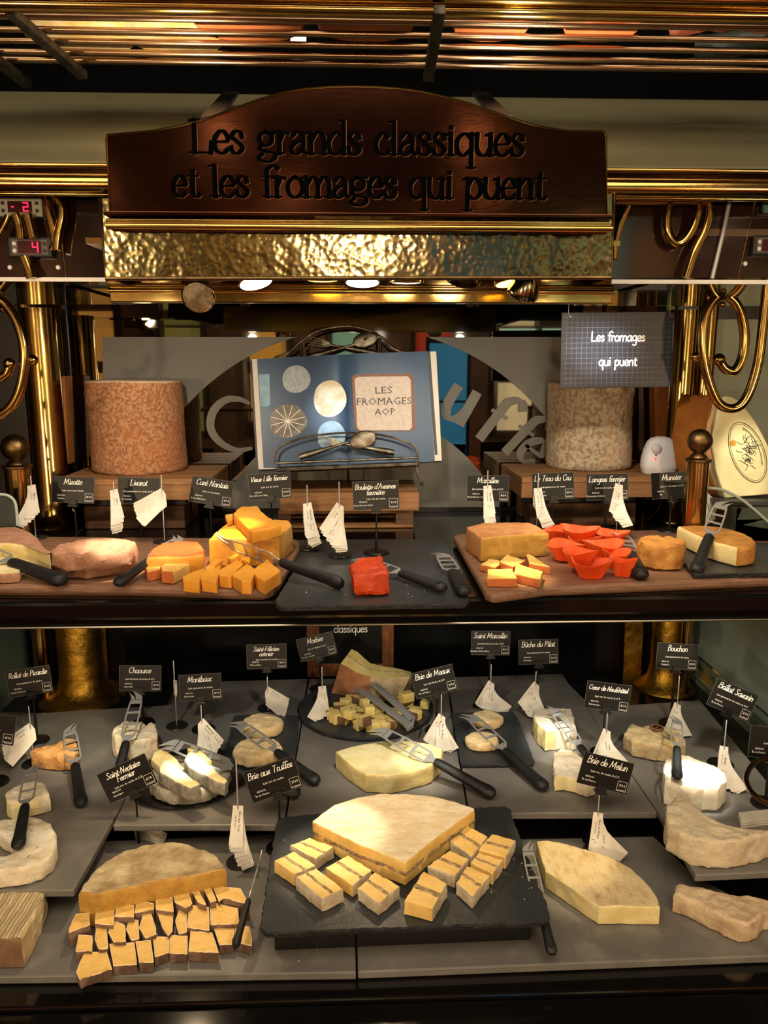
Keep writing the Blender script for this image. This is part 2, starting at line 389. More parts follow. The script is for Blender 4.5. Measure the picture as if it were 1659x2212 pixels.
def stroke_mesh(mb, txt, mode, Mx, width, thick, thin=None, slant=0, h=.0003, center=True, by_height=None):
    """adds flat ribbons; Mx maps (u, v, n) local metres to the world; returns scale"""
    lines, tot = lettering(txt, mode)
    ka, kd = {'serif': (.52, .6), 'hand': (.75, .8), 'cursive': (.88, .85)}[mode]
    lines = [[(a, 1+(b-1)*ka if b > 1 else (b*kd if b < 0 else b)) for a, b in ln] for ln in lines]
    sc = width/tot
    if by_height and sc > by_height: sc = by_height
    ox = -tot*sc/2 if center else 0
    for ln in lines:
        P = smooth_curve([(a, b, 0) for a, b in ln], 5) if len(ln) > 2 else [Vector((a, b, 0)) for a, b in ln]
        P = [Vector(((p.x + slant*p.y)*sc+ox, p.y*sc, 0)) for p in P]
        L = []; R = []
        for i, p in enumerate(P):
            t = (P[min(i+1, len(P)-1)] - P[max(i-1, 0)]).normalized()
            wd = thick if thin is None else thin + (thick-thin)*min(1, abs(t.y)*1.15)
            wd *= .5; nn = Vector((-t.y, t.x, 0))
            e = t*(wd*.6 if i == len(P)-1 else (-wd*.6 if i == 0 else 0))
            L.append(p+nn*wd+e); R.append(p-nn*wd+e)
        n = len(P); vs = []
        zo = (len(mb.f) % 37)*1.1e-5
        for z in (h+zo, 0): vs += [Mx @ Vector((q.x, q.y, z)) for q in L] + [Mx @ Vector((q.x, q.y, z)) for q in R]
        fs = []
        for i in range(n-1):
            fs.append((i, n+i, n+i+1, i+1))
            fs.append((i, i+1, 2*n+i+1, 2*n+i)); fs.append((n+i+1, n+i, 3*n+i, 3*n+i+1))
        mb.add(vs, fs)
    return sc
_tc = {}
def text_geo(body):
    if body in _tc: return _tc[body]
    cu = bpy.data.curves.new('t', 'FONT'); cu.body = body; cu.size = 1; cu.align_x = 'CENTER'; cu.resolution_u = 1
    ob = bpy.data.objects.new('t', cu); me = ob.to_mesh()
    r = ([v.co.copy() for v in me.vertices], [tuple(p.vertices) for p in me.polygons])
    ob.to_mesh_clear(); bpy.data.objects.remove(ob); bpy.data.curves.remove(cu)
    _tc[body] = r; return r
def text(mb, body, size, Mx, u, v, n=.0004, rot=0, width=None):
    vs, fs = text_geo(body)
    k = size
    ww = max(q.x for q in vs)-min(q.x for q in vs)
    sx = (width/ww) if width else k
    ca, sa = math.cos(rot), math.sin(rot)
    out = []
    for q in vs:
        a, b = q.x*sx, q.y*k
        out.append(Mx @ Vector((u + a*ca - b*sa, v + a*sa + b*ca, n)))
    mb.add(out, fs)

# ------------------------------------------------------------------ cheese bodies
def slab(pts, z0, z1, cut=(), top='r', r=.003, amp=.0008, freq=60, bulge=0, step=.005, medial=None, dome=0, zfun=None, cutamp=.0004, taper=0):
    """closed body over outline pts; returns (paste MB, rind MB). cut: outline edges that show paste"""
    P = [Vector((p[0], p[1])) for p in pts]; n = len(P)
    A = sum(P[i].x*P[(i+1) % n].y - P[(i+1) % n].x*P[i].y for i in range(n))
    ring = []; flag = []; med = []
    for i in range(n):
        a, b = P[i], P[(i+1) % n]; k = max(1, round((b-a).length/step))
        for j in range(k):
            ring.append(a.lerp(b, j/k)); flag.append(i in cut)
            if medial: med.append(Vector(medial[i][:2]).lerp(Vector(medial[(i+1) % n][:2]), j/k))
    c = sum(ring, Vector((0, 0)))/len(ring)
    if not medial: med = [c]*len(ring)
    nr = len(ring); nrm = []
    for i in range(nr):
        t = ring[(i+1) % nr]-ring[i-1]; v = Vector((t.y, -t.x)); v = v.normalized() if v.length > 0 else v
        if A < 0: v = -v
        nrm.append(v)
    h = z1-z0; r = min(r, h*.45)
    prof = [(-r*.7, 0), (-.15*r, r*.35), (0, r)]
    m = max(1, int((h-2*r)/.007))
    for i in range(1, m): prof.append((bulge*math.sin(PI*i/m), r+(h-2*r)*i/m))
    prof += [(0, h-r), (-.15*r, h-r*.35), (-.45*r, h-.08*r), (-r, h)]
    lv = []; seed = Vector((c.x*7+3, c.y*5, z0*3))
    def disp(p, s, a):
        nv = noise.noise_vector(p*freq+seed) + .6*noise.noise_vector(p*freq*2.3+seed) + .3*noise.noise_vector(p*freq*5+seed); return nv*(a*1.2)
    for off, zz in prof:
        row = []
        for i in range(nr):
            q = ring[i]+nrm[i]*(off-taper*zz/h); p = Vector((q.x, q.y, z0+zz))
            am = cutamp if flag[i] and (zz < h-.5*r) else amp
            d = disp(p, 0, am)
            if zz == 0: d = Vector((0, 0, 0))
            row.append(p+d)
        lv.append(row)
    Rmax = max((ring[i]-med[i]).length for i in range(nr)); nrg = max(4, min(22, int(Rmax/.0045)))
    for fr in [.06+.92*q/nrg for q in range(nrg)] + ([1.0] if medial else [.985]):
        row = []
        for i in range(nr):
            q0 = ring[i]-nrm[i]*(r+taper); q = q0.lerp(med[i], fr)
            p = Vector((q.x, q.y, z1 + dome*(1-(1-fr)**2))); d = disp(p, 0, amp if top != 'c' else cutamp)
            row.append(p+d)
        lv.append(row)
    if zfun:
        for row in lv:
            for p in row:
                p.z = z0+(p.z-z0)*zfun(p)
    paste, rind = MB(), MB(); nl = len(lv); allv = [p for row in lv for p in row]
    def emit(mb, faces):
        idx = {}; vs = []; fs = []
        for f in faces:
            g = []
            for k in f:
                if k not in idx: idx[k] = len(vs); vs.append(allv[k])
                g.append(idx[k])
            fs.append(tuple(g))
        mb.add(vs, fs)
    fp, fr_ = [], []; side = len(prof)-1
    for j in range(nl-1):
        for i in range(nr):
            f = (j*nr+i, j*nr+(i+1) % nr, (j+1)*nr+(i+1) % nr, (j+1)*nr+i)
            if A < 0: f = f[::-1]
            if j < side-1: (fp if flag[i] else fr_).append(f)
            else: (fp if top == 'c' else fr_).append(f)
    bot = tuple(range(nr)) if A < 0 else tuple(range(nr-1, -1, -1))
    fr_.append(bot)
    if not medial: (fp if top == 'c' else fr_).append(tuple((nl-1)*nr+i for i in (range(nr) if A > 0 else range(nr-1, -1, -1))))
    if fp: emit(paste, fp)
    if fr_: emit(rind, fr_)
    return paste, rind
def cheese(name, label, pts, z0, h, pm, rm, cat='cheese', group=None, px=True, **k):
    """pts are pixels of the top outline, brought down to the plane z0+h"""
    if px: pts = zp(pts, z0+h)
    p, r = slab(pts, z0, z0+h, **k)
    c = sum((Vector(q) for q in pts), Vector((0, 0, 0)))/len(pts); c.z = z0
    o = thing(name, label, cat, c, group)
    if p.f: part('paste', p, pm, o, smooth=True)
    if r.f: part('rind', r, rm, o, smooth=True)
    return o
def disc_pts(cx, cy, rx, z, n=40, wob=.03, sy=1.0, seed=0):
    """circle on plane z whose centre shows at px (cx, cy) and whose half width shows as rx"""
    c = at_z(cx, cy, z); e = at_z(cx+rx, cy, z); R = (e-c).length; rn = random.Random(seed)
    ph = rn.random()*6
    return [Vector((c.x+R*math.cos(a)*(1+wob*math.sin(2*a+ph)+wob*.5*math.sin(5*a+2*ph)),
                    c.y+R*sy*math.sin(a)*(1+wob*math.sin(3*a+ph)), z)) for a in [2*PI*i/n for i in range(n)]]

# ================================================================== the setting
XL, XR = -.86, .88
struct('floor', MB().box(-4, 4, -5, 2.6, -.02, 0), DRK, label='dark floor of the buffet hall', cat='floor')
struct('ceiling', MB().box(-4, 4, -5, 2.6, 3.3, 3.34), DRK, label='dark ceiling of the buffet hall', cat='ceiling')
struct('wall_back', MB().box(-4, 4, 1.93, 1.97, 0, 3.3), DRK, label='dark wall behind the cheese display', cat='wall')
struct('wall_front', MB().box(-4, 4, -4.4, -4.36, 0, 3.3), M('hall_wall', '#5a3a28', '#33211a', 2, .5), label='dark wall across the hall seen only in reflections', cat='wall')
# counter with glossy black top
o = thing('buffet_counter', 'glossy black counter under the front row of stone tiles', 'counter', (0, 1.3, .7))
part('counter_top', MB().box(-1.5, 1.5, .865, 1.92, .76, ZB), GLB, o, bevel=.003)
part('front_ledge', MB().box(-1.5, 1.5, .79, .862, .745, ZB-.004), GLB, o, bevel=.006)
part('cabinet', MB().box(-1.5, 1.5, .83, 1.9, 0, .755), DRK, o)
struct('trim_1', MB().box(-.60, .62, YM-.012, YM-.002, ZB+.002, ZS-.04), BWALL, label='glossy black panel behind the lower cheese display', cat='panel', bevel=.002)
# upper shelf: black top with rounded front corners and a reflection line modelled as a thin metal lip
sp = [(-1.3, 1.16), (.98, 1.16), (1.02, 1.175), (1.045, 1.21), (1.05, 1.25), (1.05, YM), (-1.3, YM)]
sp = [(-1.3, 1.2), (-1.0, 1.165)] + [(-.9+.1*i, 1.156) for i in range(17)] + [(.82, 1.16), (.88, 1.17), (.93, 1.19), (.96, 1.22), (.97, 1.26), (.97, YM), (-1.3, YM)]
o = thing('upper_shelf', 'black shelf carrying the wooden boards of cheese', 'shelf', (0, 1.5, ZS-.03))
part('shelf_board', MB().prism([(x, y, ZS-.032) for x, y in sp], (0, 0, .032)), GLB, o, bevel=.006)
part('under_tray', MB().prism([(x*.99, y+.016, ZS-.045) for x, y in sp], (0, 0, .0125)), BWALL, o)
part('metal_lip', MB().tube([(x*.99, y+.012, ZS-.0455) for x, y in sp[:-2]], .0018, 6), M('lip', '#a8a294', None, rough=.3, metal=1), o)
# mirror, frosted film with arch, letters
bx = at_y(222, 1100, YM).x
mz0, mz1 = ZS+.001, 1.80
o = thing('back_mirror', 'large mirror behind the whole cheese wheels and the open book', 'mirror', (0, YM, mz0))
part('mirror_glass', MB().box(-.76, .775, YM-.004, YM, mz0, mz1), MIR, o)
part('frame', MB().box(-.764, -.758, YM-.008, YM, mz0, mz1).box(.773, .779, YM-.008, YM, mz0, mz1).box(-.764, .779, YM-.008, YM, mz1, mz1+.006), BLK, o)
part('side_frame', MB().box(-.694, -.685, YM-.008, YM-.0045, mz0, mz1), BLK, o)
fm = MB(); cx, cy, R1, R2 = 780, 1214, 506, 322
YF = YM-.0055
def circ_y(x, R): return cy - math.sqrt(max(0, R*R-(x-cx)**2))
xs = [222+ (1345-222)*i/110 for i in range(111)]
for a, b in zip(xs, xs[1:]):
    def top(x): return 728
    def low(x): return min(circ_y(x, R1), 1106) if abs(x-cx) < R1 else 1106
    la, lb = low(a), low(b)
    if la > 730 or lb > 730:
        la, lb = max(la, 728.5), max(lb, 728.5)
        fm.add(yp([(a, 728), (b, 728), (b, lb), (a, la)], YF), [(0, 3, 2, 1)])
    if abs(a-cx) < R2 and abs(b-cx) < R2 and min(circ_y(a, R2), circ_y(b, R2)) < 1104:
        fm.add(yp([(a, min(1106, circ_y(a, R2))), (b, min(1106, circ_y(b, R2))), (b, 1106), (a, 1106)], YF), [(0, 3, 2, 1)])
part('frosted_film', fm, FROST, o, weld=True)
lm = MB()
def glyph_on_mirror(ch, px, py, hpx, rot, wpx=12):
    lm = MB()
    c = at_y(px, py, YF-.0008); k = YM/F*1.0
    Rm = Matrix(((1, 0, 0), (0, 0, -1), (0, 1, 0))).to_4x4()
    Mx = Matrix.Translation(c) @ Rm @ Matrix.Rotation(rot, 4, 'Z')
    stroke_mesh(lm, ch, 'hand', Mx, GL[ch][0]*hpx*k, wpx*k*1.3, wpx*k*.5, slant=.15)
    part('frosted_letter', lm, FROST, o)
arc = [(at_y(x, y, YF-.0008)) for x, y in [(540, 872), (515, 862), (485, 865), (460, 890), (455, 925), (475, 955), (510, 972), (545, 968)]]
def rib(mb, P, wd):
    P = smooth_curve(P, 5); n = len(P); L = []; R = []
    for i, p in enumerate(P):
        t = (P[min(i+1, n-1)]-P[max(i-1, 0)]).normalized(); q = Vector((-t.z, 0, t.x))
        ww = wd*.5*(.35+.65*math.sin(PI*(i+.5)/n)); L.append(p+q*ww); R.append(p-q*ww)
    mb.add(L+R, [(i, i+1, n+i+1, n+i) for i in range(n-1)])
rib(lm, arc, .02); part('frosted_letter', lm, FROST, o)
glyph_on_mirror('u', 975, 905, 66, -.35, 17)
glyph_on_mirror('f', 1040, 945, 62, -.5, 16)
glyph_on_mirror('f', 1095, 975, 60, -.6, 15)
glyph_on_mirror('e', 1128, 995, 60, -.65, 14)
# low grey panel under the mirror either side (reflection-free skirting of the mirror)
struct('baseboard_back', MB().box(-.66, .66, YM-.009, YM-.006, ZS+.0005, ZS+.012), BLK, label='thin black strip at the foot of the mirror', cat='trim')
# side panels
struct('wall_left', MB().box(XL-.03, XL, 1.2, 1.92, ZB, ZS-.05), M('side_glass', '#5c665d', '#4e5850', 2, .35), label='grey green side panel left of the lower display', cat='panel')
struct('wall_right', MB().box(XR, XR+.03, 1.05, 1.92, ZB, ZS-.05), M('side_glass_right', '#8f9c8f', '#808c80', 2, .35), label='grey green side panel right of the lower display', cat='panel')
single('glass_strip', MB().box(XR-.05, XR-.043, 1.1, 1.80, ZM, ZM+.05), GLASS, 'low clear glass strip standing along the lower right side', 'glass')
# right background: pale green grey screen beside the column
struct('wall_side', MB().prism(yp([(1536, 690), (1800, 690), (1800, 1110), (1536, 1110)], 1.86), (0, .02, 0)), M('screen', '#99a493', '#8a9484', 3, .4), label='grey green glass screen behind the cut cheese wheel on the right', cat='panel')
single('brass_ledge', MB().prism(yp([(1536, 606), (1800, 606), (1800, 655), (1536, 655)], 1.83), (0, .05, 0)), BR, 'short brass ledge above the grey green glass screen', 'ledge', bevel=.006)
struct('wall_dark_left', MB().box(-1.6, -1.56, .9, 1.93, 0, 2.4), M('dark_red_wall', '#2a0f08', '#1c0a06', 3, .4), label='dark red brown side wall beyond the left scroll', cat='wall')

# ------------------------------------------------------------------ canopy
Yr = 1.14; rl = [at_y(-200, 402, Yr).x, at_y(1900, 402, Yr).x]
def zy(py, Y): return at_y(771, py, Y).z
o = thing('canopy_rail', 'long double brass rail running behind the nameboard', 'rail', (0, Yr, zy(402, Yr)))
part('tube', MB().tube([(rl[0], Yr, zy(403, Yr)), (rl[1], Yr, zy(403, Yr))], .0135, 20), BR, o, smooth=True)
part('upper_strip', MB().box(rl[0], rl[1], Yr+.005, Yr+.03, zy(384, Yr), zy(364, Yr)), COP, o, bevel=.003)
part('bead', MB().tube([(rl[0], Yr-.004, zy(386, Yr)), (rl[1], Yr-.004, zy(386, Yr))], .0035, 10).tube([(rl[0], Yr, zy(362, Yr)), (rl[1], Yr, zy(362, Yr))], .0028, 10), BR, o, smooth=True)
part('lower_bead', MB().tube([(rl[0], Yr, zy(424, Yr)), (rl[1], Yr, zy(424, Yr))], .003, 10), BR, o, smooth=True)
g0, g1 = zy(362, Yr+.02), zy(210, 1.62)
single('canopy_glass', MB().prism([(-1.3, Yr+.02, g0), (1.3, Yr+.02, g0), (1.12, 1.62, g1), (-1.12, 1.62, g1)], (0, .01, .008)), CANO,
       'sloping olive grey glass roof panel behind the nameboard', 'panel')
single('canopy_back_beam', MB().box(-1.5, 1.5, 1.62, 1.66, g1-.01, g1+.25), M('matt_black', '#030303', None, rough=.9, spec=.05), 'black beam above the sloping canopy glass', 'beam')
for i, (a, b, lb) in enumerate((((500, 205), (455, 262), 'left'), ((1035, 205), (1085, 258), 'right'))):
    A = at_y(a[0], a[1], 1.5); B = at_y(b[0], b[1], 1.14)
    d = (B-A).normalized(); s = d.cross(Vector((0, 0, 1))).normalized()*.013
    single('canopy_strut', MB().prism([A-s, A+s, B+s, B-s], (0, 0, .006)), BLK, 'flat black strut behind the nameboard on its %s shoulder' % lb, 'strut')
# nameboard
YS = 1.10
out = [(232, 292), (330, 283), (390, 272), (450, 255), (505, 235), (560, 215), (610, 200), (660, 192), (710, 188), (760, 187), (810, 188), (860, 191), (910, 198), (960, 209), (1010, 223),
       (1060, 240), (1105, 256), (1150, 270), (1190, 278), (1230, 283), (1300, 284), (1307, 288), (1309, 296), (1312, 470), (238, 474), (230, 300)]
o = thing('nameboard', 'dark polished copper nameboard lettered Les grands classiques et les fromages qui puent', 'sign', (0, YS, zy(474, YS)))
part('board', MB().prism(yp(out, YS), (0, .012, 0)), COP, o, bevel=.0015)
part('edge_bead', MB().tube(yp(out, YS-.0005), .0016, 6, closed=True), BR, o, smooth=True)
S4 = Matrix(((1, 0, 0, 0), (0, 0, -1, 0), (0, 1, 0, 0), (0, 0, 0, 1)))
for ln, (l, r, py) in (('Les grands classiques', (413, 1133, 331)), ('et les fromages qui puent', (372, 1178, 425))):
    A = at_y(l, py, YS); B = at_y(r, py, YS); wd = B.x-A.x
    for nm, mt, dx, dn, hh, th in (('letter_shadow', LEDGE, .0009, -.0002, .0002, .0064), ('letters', LETTER, 0, .0004, .0012, .0064)):
        mb = MB(); Mx = Matrix.Translation(((A.x+B.x)/2+dx, YS-.0002-dn, A.z-dx)) @ S4
        stroke_mesh(mb, ln, 'serif', Mx, wd, th, .0024, h=hh)
        part(nm, mb, mt, o)
part('lower_ledge', MB().box(at_y(238, 480, YS).x, at_y(1314, 480, YS).x, YS-.02, YS+.012, zy(501, YS), zy(480, YS)), BR, o, bevel=.002)
part('lower_lip', MB().box(at_y(236, 480, YS).x, at_y(1312, 480, YS).x, YS-.024, YS+.012, zy(470, YS)-.003, zy(470, YS)+.002), COP, o, bevel=.001)
part('lower_rod', MB().tube([(at_y(240, 497, YS).x, YS-.02, zy(497, YS)), (at_y(1312, 497, YS).x, YS-.02, zy(497, YS))], .0045, 12), BR, o, smooth=True)
# hammered valance
o = thing('hammered_valance', 'hammered brass valance panel below the nameboard', 'panel', (0, 1.14, zy(600, 1.15)))
A, B, Cc, D = at_y(216, 428, 1.128), at_y(1327, 418, 1.128), at_y(1320, 600, 1.140), at_y(228, 602, 1.140)
gm = MB(); nx, nz = 220, 40
for j in range(nz+1):
    for i in range(nx+1):
        p = A.lerp(B, i/nx).lerp(D.lerp(Cc, i/nx), j/nz)
        p.y += noise.noise(p*45)*.0004
        gm.v.append(p)
gm.f = [(j*(nx+1)+i, (j+1)*(nx+1)+i, (j+1)*(nx+1)+i+1, j*(nx+1)+i+1) for j in range(nz) for i in range(nx)]; gm.m = [0]*len(gm.f)
part('hammered_sheet', gm, HAM, o, smooth='all')
part('edge_strip', MB().tube([A, D, Cc, B], .003, 8), BRD, o, smooth=True)
part('backing', MB().prism([q+Vector((0, .004, 0)) for q in (A, B, Cc, D)], (0, .004, 0)), BLK, o)
# lamp plate (soffit) and the glass shelf edge lines
XP0, XP1 = at_y(240, 655, 1.33).x, at_y(1320, 655, 1.33).x
o = thing('lamp_plate', 'brass plate and ribbed beam that carries the row of spotlights', 'beam', (0, 1.25, zy(655, 1.33)))
part('plate', MB().box(-.385, .385, 1.155, 1.324, 1.792, 1.80), BR, o)
part('ribbed_beam', MB().box(XP0, XP1, 1.325, 1.345, zy(655, 1.33), 1.80), BR, o, bevel=.002)
part('rib', MB().tube([(XP0, 1.322, zy(630, 1.33)), (XP1, 1.322, zy(630, 1.33))], .004, 10), BR, o, smooth=True)
part('rib', MB().tube([(XP0, 1.322, zy(619, 1.33)), (XP1, 1.322, zy(619, 1.33))], .003, 10), BR, o, smooth=True)
GX = (at_y(-60, 604, 1.19).x, at_y(1720, 604, 1.19).x)
o = thing('glass_shelf', 'thin horizontal glass shelf edge under the side panels', 'shelf', (0, 1.3, zy(606, 1.19)))
zz = ZGL = zy(606, 1.19)
part('glass_edge', MB().box(GX[0], at_y(228, 600, 1.19).x, 1.19, 1.196, zz-.003, zz+.003), CHR, o)
part('glass_edge', MB().box(at_y(1322, 600, 1.19).x, GX[1], 1.19, 1.196, zz-.003, zz+.003), CHR, o)
part('glass_pane', MB().box(-.88, -.45, 1.197, 1.62, zz-.003, zz+.003), GLASS, o)
part('glass_pane', MB().box(.45, .88, 1.197, 1.62, zz-.003, zz+.003), GLASS, o)
# side boxes of the canopy
YB = 1.20
o = thing('side_box', 'dark glossy control box left of the nameboard', 'box', at_y(100, 600, YB))
part('face', MB().prism(yp([(-90, 424), (224, 424), (232, 601), (-90, 601)], YB), (0, .10, .0)), M('box_face', '#2a1712', '#1b0f0c', 3, .12, coat=.5), o)
part('panel_seam', MB().tube(yp([(127, 445), (133, 520), (142, 601)], YB-.001), .0012, 6), BR, o)
part('screw', MB().lathe([(.004, 0), (.003, .002), (0, .002)], at_y(22, 578, YB), 12, (0, -1, 0)), CHR, o)
part('screw', MB().lathe([(.004, 0), (.003, .002), (0, .002)], at_y(126, 578, YB), 12, (0, -1, 0)), CHR, o)
o = thing('side_box', 'dark glossy control box right of the nameboard', 'box', at_y(1450, 600, YB))
part('face', MB().prism(yp([(1326, 420), (1780, 420), (1780, 600), (1320, 600)], YB), (0, .10, 0)), MATS['box_face'], o)
part('glass_corner', MB().tube(yp([(1578, 424), (1560, 510), (1538, 602)], YB-.004), .0035, 8), CHR, o)
part('panel_seam', MB().tube(yp([(1632, 430), (1612, 520), (1594, 602)], YB-.001), .0012, 6), BR, o)
part('screw', MB().lathe([(.004, 0), (.003, .002), (0, .002)], at_y(1609, 570, YB), 12, (0, -1, 0)), CHR, o)
part('bronze_band', MB().prism(yp([(1500, 494), (1780, 496), (1780, 514), (1500, 508)], YB-.0015), (0, .001, 0)), M('bronze', '#5c3f26', None, rough=.4), o)
def pipe_reflection(pts, r, label, Y=YB-.02, cat='pipe'):
    P = smooth_curve(yp(pts, Y), 6)  # tube modelled to stand in for a reflection in the dark panel
    return single('brass_pipe', MB().tube(P, r, 12), BR, label, cat, group=None, smooth=True)
pipe_reflection([(100, 424), (108, 470), (118, 520), (112, 540)], .0052, 'thin brass pipe bending beside the black thermostat')
pipe_reflection([(118, 424), (132, 440), (133, 470), (125, 510), (122, 540)], .0068, 'thick brass pipe curving down beside the left panel seam')
pipe_reflection([(34, 462), (42, 490), (44, 515)], .0062, 'leftmost brass pipe between the two thermostats')
pipe_reflection([(60, 462), (66, 490), (72, 515)], .0066, 'right hand brass pipe between the two thermostats')
pipe_reflection([(52, 555), (62, 580), (68, 601)], .0075, 'ribbed copper brass pipe below the black thermostat')
pipe_reflection([(0, 505), (12, 482), (18, 466)], .005, 'short slanted brass pipe at the left picture edge')
pipe_reflection([(1447, 430), (1441, 470), (1444, 505), (1460, 526), (1480, 518), (1498, 490), (1508, 455), (1510, 428)], .0062, 'U shaped brass tube loop in front of the right box')
pipe_reflection([(1532, 424), (1532, 460), (1522, 500), (1500, 545), (1482, 600)], .0064, 'long S curved brass tube right of the brass loop')
pipe_reflection([(1362, 430), (1345, 470), (1330, 520), (1326, 560)], .006, 'slanted brass tube beside the hammered valance', YB-.016)
single('brass_bar', MB().tube(yp([(1330, 436), (1535, 436)], YB-.02), .0055, 12), BR, 'short horizontal brass bar above the right tube loop', 'bar', smooth=True)
def thermostat(px, w, h, body, dig, label, dark):
    c = at_y(px[0], px[1], YB-.012); k = 1.2*1.0/F*1.0
    w, h = w*k, h*k
    Mx = Matrix.Translation(c) @ S4
    o = thing('thermostat', label, 'thermostat', c)
    part('housing', MB().box(-w/2, w/2, -h/2, h/2, -.012, 0).xf(Mx), body, o, bevel=.002)
    part('display', MB().box(-w*.27, w*.27, -h*.3, h*.3, 0, .0006).xf(Mx), M('led_window', '#3a0710', None, rough=.2), o)
    if dark: part('bezel', MB().box(-w*.4, w*.4, -h*.34, h*.36, -.001, .0004).xf(Mx), M('bezel', '#5a4e45', None, rough=.5), o)
    s = MB(); dh = h*.22; dw = dh*.55; u0 = w*.13
    seg = {'a': ((-dw, dh), (dw, dh)), 'b': ((dw, dh), (dw, 0)), 'c': ((dw, 0), (dw, -dh)), 'd': ((-dw, -dh), (dw, -dh)), 'e': ((-dw, 0), (-dw, -dh)), 'f': ((-dw, dh), (-dw, 0)), 'g': ((-dw, 0), (dw, 0))}
    for sg in {'2': 'abged', '4': 'fgbc'}[dig[-1]]:
        (a, b), (c2, d2) = seg[sg]; e = dh*.13
        s.box(u0+min(a, c2)-e, u0+max(a, c2)+e, min(b, d2)-e, max(b, d2)+e, .0006, .0012)
    if dig[0] == '-': s.box(-w*.19, -w*.13, -dh*.13, dh*.13, .0006, .0012)
    part('digits', s.xf(Mx), RED, o)
    for sx in (-1, 1):
        for sy in (-1, 1):
            if dark: part('button', MB().lathe([(h*.1, 0), (h*.1, .001), (0, .001)], Mx @ Vector((sx*w*.34, sy*h*.17, 0)), 12, (0, -1, 0)), BLK if sx > 0 else CHR, o)
            else: part('button', MB().box(sx*w*.38-h*.09, sx*w*.38+h*.09, sy*h*.2-h*.09, sy*h*.2+h*.09, 0, .0008).xf(Mx), BLK, o)
thermostat((43, 447), 88, 36, M('silver_plastic', '#a6a596', None, rough=.4), '-2', 'silver framed thermostat showing red digits minus 2', False)
thermostat((64, 534), 88, 40, BLK, '4', 'black thermostat showing a red digit 4', True)
thermostat((1668, 530), 80, 40, BLK, '4', 'black thermostat cut by the right picture edge', True)
single('teal_panel', MB().prism(yp([(1650, 432), (1700, 432), (1700, 460), (1650, 460)], YB-.01), (0, .006, 0)), M('teal', '#3f6b60', None, rough=.4), 'small teal plate at the right picture edge above the band', 'plate')

# ------------------------------------------------------------------ rack above
YR0, ZR = 1.16, 2.10
RK = M('rack_metal', '#a08468', '#8a6f55', 8, .28, 1)
o = thing('overhead_rack', 'metal rack of long parallel tubes above the nameboard', 'rack', (0, YR0, ZR))
def barY(py): return at_z(771, py, ZR).y
for i, (py, r, mt) in enumerate(((16, .0105, BR), (21, .009, BR), (46, .0048, RK), (74, .0046, RK), (98, .0046, RK), (121, .005, RK), (138, .0054, RK))):
    Yb = barY(py); x1 = 1.6
    part('rack_tube', MB().tube([(-1.6, Yb, ZR + (.016 if i == 0 else 0)), (x1, Yb, ZR+(.016 if i == 0 else 0))], r, 14), mt, o, smooth=True)
def bracket(a, b, wpx=20):
    A = at_z(a[0], a[1], ZR-.012); B = at_z(b[0], b[1], ZR-.03)
    d = (B-A).normalized(); s = d.cross(Vector((0, 0, 1))).normalized()*.008
    part('bracket', MB().prism([A-s, A+s, B+s, B-s], (0, 0, .012)), IRON, o, bevel=.001)
bracket((22, 35), (180, 172)); bracket((950, 30), (925, 178)); bracket((-70, 90), (60, 190))
single('rack_fascia', MB().box(-1.6, 1.6, barY(2)-.012, barY(2)+.0, ZR+.01, ZR+.045), COP, 'copper coloured fascia strip at the top picture edge', 'panel', bevel=.003)
WRAP = M('white_wrap', '#c9b48c', '#b89c68', 20, .35, 0, .8, 25, c3='#c9a034', s3=12)
TRAY = M('terracotta', '#c47648', '#b06336', 12, .6)
MEAT = M('cured_meat', '#6b2a1c', '#8d4a34', 25, .45, 0, .5, 40)
ZG = ZR+.0145
def rounded(px0, px1, py0, py1, z, h, n=6, taper=.9, shape=1.0):
    a, b = at_z(px0, py1, z), at_z(px1, py0, z)
    x0, x1, y0, y1 = a.x, b.x, at_z((px0+px1)/2, py1, z).y, at_z((px0+px1)/2, py0, z).y
    y0, y1 = min(y0, y1), max(y0, y1); r = min(x1-x0, y1-y0)*.42
    P = []
    for cx_, cy_, a0 in ((x1-r, y1-r, 0), (x0+r, y1-r, PI/2), (x0+r, y0+r, PI), (x1-r, y0+r, 1.5*PI)):
        for i in range(n+1): P.append((cx_+r*math.cos(a0+i*PI/2/n), cy_+r*math.sin(a0+i*PI/2/n)))
    cxm, cym = (x0+x1)/2, (y0+y1)/2
    mb = MB(); m = len(P); vs = []; prof = ((taper-.04, 0), (taper, .004), (1, h*.6), (1.0, h), (.97, h+.002))
    for k, z_ in prof: vs += [(cxm+(p[0]-cxm)*k, cym+(p[1]-cym)*k, z+z_) for p in P]
    fs = [tuple(range(m-1, -1, -1)), tuple((len(prof)-1)*m+i for i in range(m))]
    for j in range(len(prof)-1): fs += [(j*m+i, j*m+(i+1) % m, (j+1)*m+(i+1) % m, (j+1)*m+i) for i in range(m)]
    return mb.add(vs, fs)
for i, (a, b, c_, nm) in enumerate(((424, 662, 93, 'leftmost'), (678, 916, 95, 'second from the left'), (960, 1182, 96, 'third from the left'), (1190, 1440, 98, 'rightmost'))):
    single('terracotta_tray', rounded(a, b, 8, c_, ZG, .045), TRAY, 'terracotta coloured rounded tray on the overhead rack, %s of four' % nm, 'tray', 'terracotta trays on the overhead rack', smooth=True)
